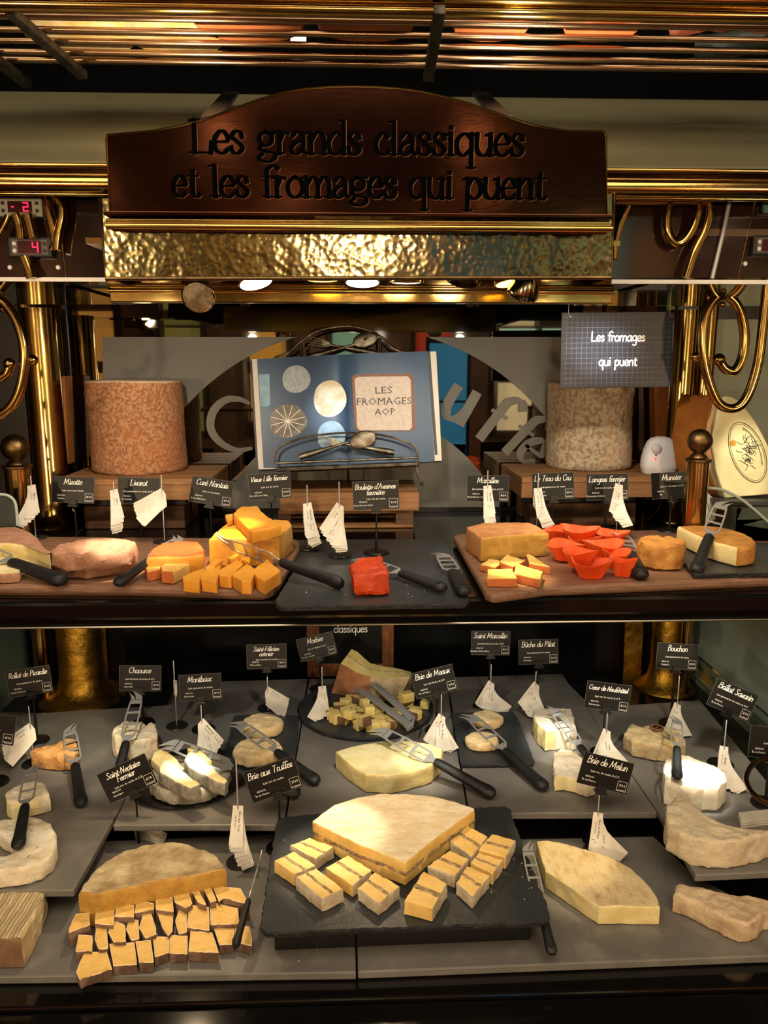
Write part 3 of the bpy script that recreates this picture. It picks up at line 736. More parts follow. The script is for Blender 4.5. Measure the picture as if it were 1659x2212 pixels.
for i, (a, b, c0, c1, nm) in enumerate(((78, 275, 52, 115, 'white wrapped packet on the overhead rack, left lower of three'), (286, 480, 58, 117, 'white wrapped packet on the rack beside the leftmost tray'), (66, 360, 8, 48, 'long white wrapped packet at the front left of the rack'))):
    mb = rounded(a, b, c0, c1, ZG, .035)
    for v in mb.v: v += noise.noise_vector(v*40)*.004; v.z = max(v.z, ZG)
    o2 = single('wrapped_packet', mb, WRAP, nm, 'packet', 'white packets on the overhead rack', smooth=True)
mb = MB().tube(smooth_curve([at_z(x, y, ZG+.022) for x, y in ((1455, 55), (1520, 40), (1600, 36), (1700, 34))], 6), .02, 12)
for v in mb.v: v += noise.noise_vector(v*45)*.006; v.z = max(v.z, ZG)
single('cured_sausage', mb, MEAT, 'dark red cured sausage at the right end of the overhead rack', 'sausage', smooth=True)
mb = MB().tube(smooth_curve([at_z(x, y, ZG+.02) for x, y in ((1500, 105), (1600, 92), (1700, 80))], 6), .018, 12)
for v in mb.v: v += noise.noise_vector(v*45)*.005; v.z = max(v.z, ZG)
single('cured_sausage', mb, M('green_pack', '#24302c', '#182019', 18, .5), 'dark green wrapped roll at the right end of the rack', 'packet', smooth=True)
EM_W = M('lamp_white', '#ffffff', emit='#fff4dd', es=14); EM_Y = M('lamp_yellow', '#ffffff', emit='#ffd24a', es=9); EM_D = M('lamp_lens_off', '#9a958a', '#6e6a60', 90, .15, 0, .6, 130)
o = thing('ceiling_lamp', 'small bright square ceiling lamp seen between the rack tubes', 'lamp', at_y(644, 95, 1.9))
P = yp([(628, 76), (661, 76), (661, 97), (628, 97)], 1.60)
part('frame', MB().prism([p+Vector((0, .004, 0)) for p in P], (0, .02, 0)), BLK, o)
part('diffuser', MB().prism(P, (0, .003, 0)), EM_W, o)
P = yp([(1474, 304), (1504, 306), (1496, 316), (1470, 315)], 1.25)

# ------------------------------------------------------------------ spotlights under the canopy
def spotlight(px, py, Y, axis, lens, label, body=None, r=.027, glass=False):
    c = at_y(px, py, Y); ax = Vector(axis).normalized()     # axis: direction the lamp shines
    o = thing('spotlight', label, 'lamp', c, 'spotlights under the brass canopy')
    bm_ = body or BR
    part('reflector', MB().lathe([(r, 0), (r*1.02, -.002), (r*.96, -.010), (r*.72, -.024), (r*.42, -.034), (r*.36, -.036)], c, 36, ax, rfun=lambda a, j: 1+.025*math.cos(18*a)*(j > 1)), bm_, o, smooth='all')
    part('lens', MB().lathe([(0, .0025), (r*.55, .0018), (r*.93, 0), (r*.93, -.002), (0, -.002)], c, 28, ax), lens, o, smooth=True)
    part('socket', MB().lathe([(r*.42, -.034), (r*.42, -.058), (0, -.058)], c, 18, ax), COP if body else BRD, o, smooth=True)
    a = c - ax*.05
    part('stem', MB().tube([a, (a.x, a.y, 1.7915)], .004, 8), CHR, o)
DN = (0, -.05, -1)
TIN = M('chrome_reflector', '#b9a988', None, rough=.12, metal=1)
for px, py, ax, ln, bd, lb in (
        (345, 606, (.1, 0, -1), EM_D, None, 'brass spotlight, leftmost of the row under the valance'),
        (460, 607, (.1, 0, -1), EM_D, None, 'brass spotlight just right of the outward tilted left lamp'),
        (553, 611, (.28, -.3, -1), EM_W, None, 'lit white spotlight tilted toward the right, left part of the row'),
        (697, 606, (0, .14, -1), EM_Y, None, 'yellow lit spotlight left of the central bright lamp'),
        (783, 611, (0, -.2, -1), EM_W, None, 'very bright white spotlight at the centre of the row'),
        (877, 610, (0, .14, -1), EM_W, None, 'ribbed spotlight just right of the central bright lamp'),
        (1000, 606, (-.12, .6, -1), EM_W, M('dark_reflector', '#4b3a2a', None, rough=.25, metal=1), 'dark ribbed spotlight right of centre, turned toward the mirror'),
        (1106, 612, (.12, -.15, -1), EM_Y, None, 'yellow lit spotlight tilted left of the chrome lamp'),
        (1203, 605, DN, EM_D, TIN, 'unlit ribbed spotlight, rightmost of the row')):
    spotlight(px, py, 1.225, ax, ln, lb, bd)
spotlight(428, 642, 1.21, (.0, -.95, -.5), M('clear_bulb', '#cfc3a8', '#8a7a5c', 60, .05, 0, 1, 120), 'unlit glass spotlight hanging low and facing outward on the left', TIN, r=.025)
spotlight(1128, 638, 1.21, (-.15, .5, -.8), EM_D, 'chrome ribbed spotlight hanging low on the right and turned away', TIN, r=.024)
# small spotlights fixed below the upper shelf
for i, X0 in enumerate((-.42, -.3, -.24, -.08, .05, .16, .33, .55)):
    c = Vector((X0, 1.19, 1.212))
    single('shelf_downlight', MB().lathe([(.010, .0), (.010, -.004), (.013, -.005), (.013, -.0015), (.010, 0)], (X0, 1.19, ZS-.0452), 16), BLK,
           'small black downlight under the upper shelf, %s from the left' % ('first', 'second', 'third', 'fourth', 'fifth', 'sixth', 'seventh', 'eighth')[i], 'lamp', 'downlights under the upper shelf')

for X_ in (-.26, .26):
    single('uplight', MB().lathe([(.012, -.02), (.016, -.004), (.016, 0), (.012, -.002), (0, -.004)], (X_, 1.155, 1.921), 16), BLK, 'small black uplight behind the nameboard on the %s' % ('left' if X_ < 0 else 'right'), 'lamp', smooth=True)  # body for the added light that fills the rack from below
# ------------------------------------------------------------------ columns, scrolls, finial posts
def column(cx, r, Y, z0, z1, label, pyr=800, mt=BR, flare=False):
    X = at_y(cx, pyr, Y).x
    prof = [(r, 0), (r, z1-z0)]
    if flare: prof = [(r*2.0, 0), (r*1.9, .006), (r*1.5, .014), (r*1.15, .03), (r, .06), (r, z1-z0)]
    o = thing('brass_column', label, 'column', (X, Y, z0))
    part('shaft', MB().lathe(prof, (X, Y, z0), 40), mt, o, smooth=True)
    return X
column(93, .036, 1.76, ZS+.001, 1.745, 'thick brass column at the left of the mirror', flare=True)
column(66, .016, 1.80, ZS+.001, 1.76, 'slim brass column just left of the thick left column')
column(1474, .026, 1.76, ZS+.001, 1.745, 'brass column at the right of the mirror, nearer the hanging sign', flare=True)
column(1521, .022, 1.80, ZS+.001, 1.76, 'second brass column right of the mirror, behind the scroll')
column(172, .052, 1.82, ZB+.001, ZS-.046, 'thick stained brass column at the left of the lower display', 1400, BRK, True)
column(88, .018, 1.80, ZB+.001, ZS-.046, 'slim brass column at the far left of the lower display', 1400)
column(1440, .038, 1.83, ZB+.001, ZS-.046, 'stained brass column at the right of the lower display', 1400, BRK, True)
column(1482, .014, 1.78, ZB+.001, ZS-.046, 'slim brass column at the right edge of the lower display', 1400)
single('brass_strip', MB().prism(yp([(1352, 1300), (1392, 1300), (1384, 1472), (1346, 1472)], 1.875), (0, .006, 0)), BRK, 'flat tarnished brass strip beside the black back panel', 'strip')
single('brass_strip', MB().prism(yp([(205, 1320), (224, 1320), (236, 1488), (216, 1488)], 1.875), (0, .006, 0)), BRK, 'flat tarnished brass strip left of the black back panel', 'strip')
def scroll(pts, Y, r, ends, balls, label):
    c = at_y(*pts[0], Y)
    o = thing('brass_scroll', label, 'scroll', c)
    part('tube', MB().tube(smooth_curve(yp(pts, Y), 7), r, 16), BR, o, smooth=True)
    for q, rr in ends: part('end_ball', MB().ball(at_y(*q, Y), rr, 10), BR, o, smooth=True)
    for q, rr in balls: part('bead', MB().ball(at_y(*q, Y+.012), rr, 10), BR, o, smooth=True)
scroll([(1672, 500), (1658, 600), (1648, 700), (1636, 790), (1612, 860), (1583, 883), (1550, 868), (1527, 810), (1518, 745), (1524, 680), (1545, 645), (1572, 640), (1596, 668), (1608, 720), (1604, 770), (1588, 800), (1568, 798), (1556, 783)],
       1.42, .0088, [((1553, 777), .0115)], [((1557, 622), .011), ((1503, 771), .009), ((1522, 765), .006), ((1560, 658), .006)], 'large brass S scroll on the right of the display')
scroll([(-70, 640), (-20, 645), (8, 655), (35, 690), (50, 740), (52, 790), (40, 850), (14, 888), (-30, 902), (-80, 890)],
       1.42, .0088, [], [((6, 628), .012), ((58, 787), .006), ((70, 778), .010), ((6, 668), .006)], 'large brass S scroll on the left of the display')
scroll([(-40, 820), (-5, 818), (14, 808), (20, 792)], 1.42, .008, [((20, 786), .0105)], [], 'inner curl of brass scroll at the left picture edge')
def finial(px, py, rp, post, label, Y):
    c = at_y(px, py, Y); R = rp*Y/F
    z0 = ZS+.001
    o = thing('brass_post', label, 'post', (c.x, c.y, z0))
    zc = at_y(px, post[0], Y).z; pr = post[1]*Y/F
    part('post', MB().lathe([(pr, 0), (pr, zc-z0)], (c.x, c.y, z0), 32), BR, o, smooth=True)
    part('collar', MB().lathe([(pr, 0), (pr*1.18, .002), (pr*1.18, .006), (pr*.8, .009), (pr*.75, .012), (pr*.42, .018), (R*.45, c.z-zc-R*.85)], (c.x, c.y, zc), 32), BRD, o, smooth=True)
    part('ball', MB().ball(c, R, 14), BRD, o, smooth=True)
finial(33, 967, 29, (1012, 26), 'brass post with dull ball finial at the left end of the shelf', 1.56)
finial(1512, 953, 27, (998, 24), 'brass post with dull ball finial in front of the cut cheese wheel', 1.43)
# ------------------------------------------------------------------ room behind the camera (seen in the mirror and the brass)
random.seed(3)
PEN = M('pendant_glow', '#ffffff', emit='#ffe0b4', es=60)  # pendants made up to give the brass warm lights to reflect
n = 0
for r_ in range(4):
    for c_ in range(6):
        X = -2.4+.95*c_+.2*(r_ % 2); Y = -.9-.85*r_
        o = thing('pendant_lamp', 'warm pendant lamp seen in reflections, %s row, %s from the left' % (('first', 'second', 'third', 'fourth')[r_], ('first', 'second', 'third', 'fourth', 'fifth', 'sixth')[c_]), 'lamp', (X, Y, 2.45), 'pendant lamps in the hall')
        part('shade', MB().lathe([(.02, .14), (.05, .12), (.11, .0), (.105, 0), (.045, .11)], (X, Y, 2.45), 20), BR, o, smooth=True)
        part('bulb', MB().ball((X, Y, 2.49), .032, 8), PEN, o, smooth=True)
        part('cord', MB().tube([(X, Y, 2.57), (X, Y, 3.3)], .003, 6), BLK, o)
o = thing('backlit_panel', 'tall bright blue backlit window across the hall, seen in reflections', 'window', (.95, -2.4, .8))
part('frame', MB().box(.55, .91, -2.46, -2.42, .45, 1.85), BLK, o)
part('lit_pane', MB().box(.58, .88, -2.42, -2.41, 1.35, 1.8).box(.58, .88, -2.42, -2.41, .5, 1.33), M('blue_glow', '#205a80', emit='#3a8cb8', es=.75), o)
o = thing('backlit_panel', 'pale green lit window across the hall, seen in reflections', 'window', (.1, -4.3, 1.2))
part('lit_pane', MB().box(1.5, 2.3, -4.35, -4.33, 1.6, 2.9), M('green_glow', '#7ea892', emit='#9fc9ac', es=1.2), o)  # added glowing panel, there only to colour the reflections
part('frame', MB().box(1.45, 2.35, -4.356, -4.351, 1.55, 2.95), BLK, o)
for X, Y, lb, col in ((-1.4, -1.9, 'left', '#8f2a1c'), (.0, -2.9, 'centre', '#a5742d'), (2.0, -2.2, 'right', '#b8512a')):
    o = thing('serving_table', 'buffet table across the hall on the %s, seen in reflections' % lb, 'table', (X, Y, 0))
    part('table_body', MB().box(X-.7, X+.7, Y-.3, Y+.3, 0, .9), M('cloth_'+lb, col, None, rough=.7), o, bevel=.01)
    part('glass_top_shelf', MB().box(X-.7, X+.7, Y-.1, Y+.1, 1.3, 1.32), BR, o)
    for s_ in (-.65, .65): part('pole', MB().tube([(X+s_, Y, .9), (X+s_, Y, 1.3)], .02, 12), BR, o, smooth=True)
    l = bpy.data.lights.new('table_lamp', 'POINT'); l.energy = 60; l.color = (1, .7, .4); l.shadow_soft_size = .06  # added point light without a lamp body, lights rack and brass from below
    lo = bpy.data.objects.new('table_lamp', l); C.objects.link(lo); lo.location = (X, Y+.4, 1.55)

# made-up lit alcoves along the hall walls, added to brighten the brass reflections
random.seed(9)
ALC = [('amber', '#d99a4a', .9), ('cream', '#e8d6a8', 1.2), ('red', '#b23a28', .7), ('teal', '#7fb3a4', .8), ('gold', '#c9963a', 1.0), ('olive', '#8f8a4a', .6)]
nth = ['first', 'second', 'third', 'fourth', 'fifth', 'sixth', 'seventh', 'eighth', 'ninth', 'tenth']
for i in range(9):
    nm, col, es = ALC[(i*5+1) % 6]; X = -3.5+.86*i
    o = thing('wall_alcove', 'lit %s alcove, %s from the left on the far hall wall, seen in reflections' % (nm, nth[i]), 'alcove', (X, -4.34, .9), 'lit alcoves of the hall')
    m_ = M('alcove_'+nm, col, emit=col, es=es*.7)
    for k in range(3):
        part('lit_back', MB().box(X-.19, X+.19, -4.35, -4.34, .95+.62*k+.1*(i % 2), 1.45+.62*k+.1*(i % 2)), m_, o)
    part('frame', MB().box(X-.24, X-.2, -4.35, -4.2, .9, 2.95).box(X+.2, X+.24, -4.35, -4.2, .9, 2.95), DRK, o)
for s_, sd in ((-1, 'left'), (1, 'right')):
    struct('wall_hall_'+sd, MB().box(s_*3.98-.02, s_*3.98+.02, -4.3, 1.0, 0, 3.3), MATS['hall_wall'], label='dark %s side wall of the hall' % sd, cat='wall')
    for i in range(6):
        nm, col, es = ALC[(i*7+(s_ > 0)*2) % 6]; Y = -3.6+.8*i
        o = thing('wall_alcove', 'lit %s alcove, %s from the far end of the %s hall wall, seen in reflections' % (nm, nth[i], sd), 'alcove', (s_*3.94, Y, .9), 'lit alcoves of the hall')
        part('lit_back', MB().box(s_*3.94-.005, s_*3.94+.005, Y-.14, Y+.14, 1.0, 2.7), MATS.get('alcove_'+nm) or M('alcove_'+nm, col, emit=col, es=es), o)
        part('sill', MB().box(s_*3.9-.05, s_*3.9+.05, Y-.18, Y+.18, .9, .96), DRK, o)

# ================================================================== tiles and boards
def plate(name, px, z, th, mat, label, cat, group=None, bevel=.002, rough_edge=False, edge=None):
    pts = zp(px, z)
    if rough_edge:
        rn = random.Random(len(px)+int(px[0][0])); P = []
        for a, b in zip(pts, pts[1:]+pts[:1]):
            k = max(1, int((b-a).length/.006))
            nv = Vector(((b-a).y, -(b-a).x, 0)).normalized()
            for i in range(k): P.append(a.lerp(b, i/k) + nv*(rn.uniform(-.0012, .0012) if i else 0))
        n = len(P); c = sum(P, Vector())/n; mb = MB(); rows = []
        cfs = ((.0, 1), (.0, .996), (-th*.3, 1.004), (-th*.65, 1.0), (-th, .994))
        for k, (dz, s) in enumerate(cfs):
            rows.append([Vector((c.x+(p.x-c.x)*s, c.y+(p.y-c.y)*s, z+dz)) + (noise.noise_vector(p*90+Vector((0, 0, k*3.1)))*.0016 if 1 < k < 4 else Vector()) for p in P])
        for p in rows[0]: pass
        vs = [p for r in rows[1:] for p in r]
        fs = [tuple(range(n)), tuple(3*n+i for i in range(n-1, -1, -1))]
        for j in range(3): fs += [(j*n+i, (j+1)*n+i, (j+1)*n+(i+1) % n, j*n+(i+1) % n) for i in range(n)]
        mb.add(vs, fs); mb.m = [0, 1] + [1]*(3*n)
        return single(name, mb, [mat, SLTE], label, cat, group, weld=True)
    mb = MB().prism([p-Vector((0, 0, th)) for p in pts], (0, 0, th))
    return single(name, mb, mat, label, cat, group, bevel=bevel, weld=True)
TG = None
plate('stone_tile', [(-120, 1530), (86, 1540), (372, 1522), (262, 1740), (160, 1922), (-160, 1925)], ZM, .012, TILE, 'raised stone tile at the left under the pale brie ring', 'tile')
plate('stone_tile', [(382, 1474), (664, 1466), (650, 1560), (612, 1782), (244, 1782), (262, 1745)], ZM-.0005, .012, TILE, 'raised stone tile under the ash coated cheese', 'tile')
plate('stone_tile', [(668, 1466), (963, 1466), (1010, 1755), (616, 1782)], ZM, .012, TILE, 'raised stone tile under the round slate with cubes', 'tile')
plate('stone_tile', [(966, 1463), (1214, 1455), (1420, 1755), (1014, 1757)], ZM-.0005, .012, TILE, 'raised stone tile under the two small round cheeses on the right', 'tile')
plate('stone_tile', [(1228, 1476), (1280, 1528), (1512, 1512), (1700, 1740), (1720, 1880), (1502, 1890), (1424, 1757)], ZM, .012, TILE, 'raised stone tile at the right under the white crescent brie', 'tile')
plate('stone_tile', [(-160, 1945), (-100, 1830), (610, 1800), (762, 1800), (769, 2100), (-160, 2112)], ZF, .012, TILE, 'front stone tile under the cut half wheel and its slices', 'tile')
plate('stone_tile', [(766, 1800), (1130, 1812), (1412, 1806), (1500, 1890), (1720, 2010), (1760, 2060), (773, 2099)], ZF, .012, TILE, 'front stone tile on the right under the flat brie half', 'tile')
for i, (px, lb) in enumerate((([(-100, 1560), (330, 1540), (236, 1740), (-100, 1750)], 'left'), ([(400, 1490), (640, 1480), (590, 1755), (270, 1755)], 'centre left'),
        ([(680, 1480), (950, 1480), (990, 1735), (640, 1750)], 'centre'), ([(980, 1480), (1200, 1470), (1380, 1735), (1030, 1735)], 'centre right'), ([(1300, 1550), (1500, 1530), (1690, 1700), (1690, 1748), (1440, 1742)], 'right'))):
    P = [Vector((p.x, p.y, ZB+.0005)) for p in zp(px, ZM-.013)]
    single('riser', MB().prism(P, (0, 0, ZM-.0135-ZB)), BWALL, 'black riser block hidden under the %s raised tile' % lb, 'riser')
# slate on its black plinth
SL = [(597, 1778), (606, 1766), (690, 1757), (1092, 1742), (1104, 1748), (1106, 1765), (1186, 1968), (1186, 1985), (1170, 1990), (890, 2001), (575, 2014), (562, 2004)]
plate('slate_board', SL, ZT, .009, SLT, 'large slate board on a plinth with the truffle brie and its slices', 'slate', rough_edge=True)
P = [Vector((p.x, p.y, ZF+.0005)) for p in zp([(640, 1790), (1080, 1775), (1150, 1962), (590, 1984)], ZT-.01)]
single('plinth', MB().prism(P, (0, 0, ZT-.010-ZF)), GLB, 'glossy black plinth holding up the large front slate board', 'plinth', bevel=.003)
# upper boards
def wood_board(px, z, th, label, feet):
    o = thing('wooden_board', label, 'board', at_z(*px[0], z))
    pts = zp(px, z); c = sum(pts, Vector())/len(pts)
    part('board', MB().prism([p-Vector((0, 0, th)) for p in pts], (0, 0, th)), WOOD, o, bevel=.005)
    lo = [Vector((c.x+(p.x-c.x)*.97, c.y+(p.y-c.y)*.93, ZS+.0006)) for p in pts]
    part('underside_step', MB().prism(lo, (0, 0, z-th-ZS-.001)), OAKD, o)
    return o
wood_board([(-160, 1156), (636, 1163), (647, 1168), (648, 1180), (606, 1256), (590, 1270), (572, 1275), (300, 1266), (-200, 1262)], ZU, .015, 'long acacia wood board on the left of the upper shelf', 0)
wood_board([(978, 1156), (990, 1153), (1470, 1143), (1560, 1141), (1700, 1170), (1700, 1246), (1180, 1268), (1064, 1284), (1048, 1278)], ZU, .015, 'acacia wood board on the right of the upper shelf', 0)
plate('slate_board', [(640, 1166), (962, 1164), (981, 1212), (975, 1222), (620, 1226)], ZS+.0075, .007, SLT, 'rear slate board in the middle of the upper shelf', 'slate', rough_edge=True)
plate('slate_board', [(640, 1222), (960, 1217), (992, 1226), (1014, 1294), (1004, 1304), (606, 1310), (594, 1300)], ZS+.0155, .0075, SLT, 'front slate board in the middle of the upper shelf under the red cheese', 'slate', rough_edge=True)
plate('slate_board', [(1462, 1180), (1480, 1172), (1700, 1172), (1700, 1236), (1500, 1240), (1482, 1220)], ZU+.0085, .008, SLT, 'small slate under the half round golden cheese', 'slate', rough_edge=True)

# ================================================================== pallets, wheels, book
def slat_platform(x0p, x1p, pyf, label, xb0=None):
    Yf = 1.63; zt = 1.383
    A = at_y(x0p, pyf, Yf).x; B = at_y(x1p, pyf, Yf).x
    o = thing('slatted_platform', label, 'platform', ((A+B)/2, 1.74, ZS+.001))
    for i in range(4):
        y0 = Yf+.062*i
        part('slat', MB().box(A, B, y0, y0+.058, zt-.012, zt), OAK, o, bevel=.0015)
    part('front_board', MB().box(A, B, Yf+.001, Yf+.016, zt-.045, zt-.0125), OAK, o, bevel=.001)
    for X in (A, B-.016): part('side_board', MB().box(X, X+.016, Yf+.017, Yf+.243, zt-.045, zt-.0125), OAK, o, bevel=.001)
    a, b = A+(B-A)*.1, B-(B-A)*.22
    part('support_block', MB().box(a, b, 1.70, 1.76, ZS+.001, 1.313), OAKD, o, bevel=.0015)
    part('cross_piece', MB().box(a, b, 1.71, 1.80, 1.3135, 1.3375), DRK, o)  # dark filler paints in the shade of the gap below the slats
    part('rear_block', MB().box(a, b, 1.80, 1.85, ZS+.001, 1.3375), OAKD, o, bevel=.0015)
slat_platform(116, 452, 1034, 'slatted wood platform under the orange cheese wheel on the left')
slat_platform(1128, 1482, 1020, 'slatted wood platform under the grey cheese wheel on the right')
o = thing('wooden_crate', 'shallow oak crate carrying the iron book stand', 'crate', at_y(755, 1105, 1.68))
xa, xb = at_y(605, 1090, 1.68).x, at_y(905, 1090, 1.68).x
part('front_board', MB().box(xa, xb, 1.68, 1.692, 1.302, 1.343), OAK, o, bevel=.001)
for i in range(4): part('slat', MB().box(xa, xb, 1.6925+.038*i, 1.6925+.038*i+.034, 1.333, 1.343), OAK, o, bevel=.001)
part('rear_board', MB().box(xa, xb, 1.845, 1.857, 1.302, 1.343), OAK, o, bevel=.001)
for X in (xa, xb-.012): part('side_board', MB().box(X, X+.012, 1.693, 1.844, 1.302, 1.332), OAKD, o)
o = thing('wooden_pallet', 'miniature oak pallet under the crate with the book stand', 'pallet', at_y(755, 1142, 1.69))
x2 = at_y(893, 1120, 1.69).x
part('top_slat', MB().box(xa-.006, x2, 1.69, 1.85, 1.294, 1.301), OAK, o, bevel=.001)
part('bottom_slat', MB().box(xa-.006, x2, 1.69, 1.72, ZS+.001, 1.268), OAK, o, bevel=.001)
part('bottom_slat', MB().box(xa-.006, x2, 1.80, 1.83, ZS+.001, 1.268), OAK, o, bevel=.001)
for X0, X1 in ((xa-.006, xa+.022), (x2-.04, x2)):
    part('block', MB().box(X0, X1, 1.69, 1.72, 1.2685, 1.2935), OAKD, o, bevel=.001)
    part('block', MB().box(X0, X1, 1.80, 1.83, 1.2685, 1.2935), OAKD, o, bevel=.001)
def wheel(cxp, pyb, r, h, mat, label, topmat, seed):
    zt = 1.3835; fr = at_z(cxp, pyb, zt); c = Vector((fr.x, fr.y+r*.95, zt)); mb = MB(); n = 72
    prof = [(r*.96, 0), (r*.995, .004), (r, .015)] + [(r*(1-.012*math.sin(PI*i/12)*1), .015+(h-.03)*i/12) for i in range(1, 12)] + [(r*.99, h-.015), (r*.985, h-.004), (r*.95, h), (r*.6, h+.001), (r*.2, h+.001), (0, h+.001)]
    mb.lathe(prof, c, n)
    for v in mb.v:
        if v.z > zt+.001:
            q = Vector((seed, 0, 0)); d = noise.noise_vector(v*9+q)*.006 + noise.noise_vector(v*45+q)*.0018 + noise.noise_vector(v*120+q)*.0007
            v += Vector((d.x, d.y, d.z*.6))
    o = thing('whole_cheese', label, 'cheese', c)
    m2 = MB(); m3 = MB()
    nside = len(prof)-5
    side = [f for f in mb.f if min(f) < nside*n and max(f) < (nside+1)*n]; top = [f for f in mb.f if f not in side]
    def sub(fs):
        idx = {}; vs = []; out = []
        for f in fs:
            g = []
            for k in f:
                if k not in idx: idx[k] = len(vs); vs.append(mb.v[k])
                g.append(idx[k])
            out.append(tuple(g))
        return MB().add(vs, out)
    part('rind', sub(side), mat, o, smooth='all'); part('top_face', sub(top), topmat, o, smooth='all')
wheel(275, 1027, .106, .205, WHEELL, 'tall orange brown cheese wheel standing on the left platform', M('wheel_top', '#d9c3a6', '#c9ab86', 20, .7), 1)
wheel(1293, 1018, .100, .200, WHEELR, 'tall pale grey mottled cheese wheel under the hanging chalkboard', M('wheel_top_grey', '#c9baa0', '#b29c80', 20, .7), 5)
ORSL = M('orange_slab', '#a5682c', '#8f5523', 12, .6, 0, .3, 60)
single('cheese_slab', MB().prism(yp([(106, 814), (140, 812), (147, 1004), (117, 1012)], 1.80), (0, .05, 0)), ORSL, 'tall narrow orange cheese slab standing left of the orange wheel', 'cheese', bevel=.004)
single('cheese_slab', MB().prism(yp([(1414, 790), (1452, 790), (1450, 985), (1416, 985)], 1.83), (0, .04, 0)), ORSL, 'tall narrow orange slab standing behind the grey wheel on the right', 'cheese', bevel=.004)
single('round_board', MB().lathe([(.02, 0), (.022, .002), (.022, .008), (.02, .01)], at_y(1457, 962, 1.76)+Vector((0, .012, 0)), 32, (0, -1, 0)).xf(Matrix.Identity(4)), OAK, 'pale oval wooden disc peeking out right of the white device', 'disc')
# white sensor device
DV = M('white_plastic', '#cfd0d8', None, rough=.35)
c = at_y(1427, 1017, 1.66); c.z = 1.3835
o = thing('air_freshener', 'white rounded plastic device with red light beside the grey wheel', 'device', c)
k = 1.66/F; mb = MB(); n = 28; rows = []
for zz, wv, dv in ((0, .33, .18), (.004, .37, .21), (.02, .40, .235), (.035, .39, .24), (.055, .35, .22), (.072, .29, .17), (.080, .22, .11), (.084, .1, .05)):
    row = []
    for i in range(n):
        a = 2*PI*i/n; ex = .62
        sx = math.copysign(abs(math.cos(a))**ex, math.cos(a)); sy = math.copysign(abs(math.sin(a))**ex, math.sin(a))
        row.append((c.x+sx*wv*.1, c.y+.012+sy*dv*.1, c.z+zz))
    rows.append(row)
fs = [tuple(range(n-1, -1, -1)), tuple((len(rows)-1)*n+i for i in range(n))]
for j in range(len(rows)-1): fs += [(j*n+i, j*n+(i+1) % n, (j+1)*n+(i+1) % n, (j+1)*n+i) for i in range(n)]
part('shell', mb.add([p for r in rows for p in r], fs), DV, o, smooth='all')
q = at_y(1417, 968, c.y-.0135)
part('dome', MB().lathe([(.0105, 0), (.0105, .003), (.0085, .0048), (0, .0055)], q, 24, (0, -1, .15)), M('grey_plastic', '#b9bac2', None, rough=.4), o, smooth=True)
part('red_light', MB().ball(at_y(1416, 991, c.y-.0145), .002, 6), RED, o, smooth=True)
part('dark_light', MB().ball(at_y(1417, 983, c.y-.0145), .0018, 6), M('dark_green', '#203f38', None), o, smooth=True)
# hanging chalkboard
YH = 1.50
Q = yp([(1214, 675), (1458, 673), (1452, 836), (1210, 839)], YH)
o = thing('hanging_chalkboard', 'hanging square-ruled chalkboard reading Les fromages qui puent', 'sign', Q[3])
CBM = M('chalkboard', '#26272e', '#1d1e24', 12, .4)
part('board', MB().prism(Q, (0, .004, 0)), CBM, o, bevel=.0008)
gl = MB()
def bil(P, u, v): return (P[3].lerp(P[2], u)).lerp(P[0].lerp(P[1], u), v)
N_ = 22
for i in range(1, N_):
    u = i/N_; a, b = bil(Q, u-.0012, .03), bil(Q, u+.0012, .03); c1, d1 = bil(Q, u+.0012, .97), bil(Q, u-.0012, .97)
    if i % 1 == 0: gl.add([p+Vector((0, -.0004, 0)) for p in (a, b, c1, d1)], [(0, 1, 2, 3)])
for i in range(1, 15):
    v = i/15; a, b = bil(Q, .02, v-.002), bil(Q, .98, v-.002); c1, d1 = bil(Q, .98, v+.002), bil(Q, .02, v+.002)
    gl.add([p+Vector((0, -.0004, 0)) for p in (a, b, c1, d1)], [(0, 1, 2, 3)])
part('ruled_lines', gl, M('rule_grey', '#5d5e66', None, rough=.6), o)
wm = MB()
for tx, (l, r, py) in (('Les fromages', (1276, 1393, 737)), ('qui puent', (1293, 1375, 790))):
    A, B = at_y(l, py, YH), at_y(r, py, YH)
    stroke_mesh(wm, tx, 'hand', Matrix.Translation(((A.x+B.x)/2, YH-.0006, A.z)) @ S4, B.x-A.x, .0024, h=.0004)
part('chalk_lettering', wm, CHALK, o)
for x, y in ((1228, 680), (1447, 680)):
    A = at_y(x, y, YH-.001); part('thread', MB().tube([A, (A.x, A.y, ZGL-.003)], .0005, 5), M('thread', '#9a9488', None), o)
    part('hook', MB().tube(smooth_curve([A, A+Vector((.003, -.002, -.004)), A+Vector((.006, -.001, .0))], 4), .0007, 6), CHR, o)
# open book on iron stand
tl = math.radians(12)
cb = at_y(752, 1000, 1.70)
def BK(px, py, lift=0):   # point on the leaning book plane for a pixel
    n_ = Vector((0, -math.cos(tl), math.sin(tl))); d = ray(px, py); t = (cb-O).dot(n_)/d.dot(n_); return O+d*t+n_*lift
o = thing('open_book', 'open cheese book with blue pages reading LES FROMAGES AOP', 'book', BK(750, 1010))
BLUE = M('page_blue', '#2f4a69', '#28415e', 4, .4, 0, coat=.0)
PG = M('page_edge', '#d5d2c9', '#c3bfb4', 90, .7, stretch=(40, 1, 1)); NAVY = M('cover_navy', '#262b3d', None, rough=.5)
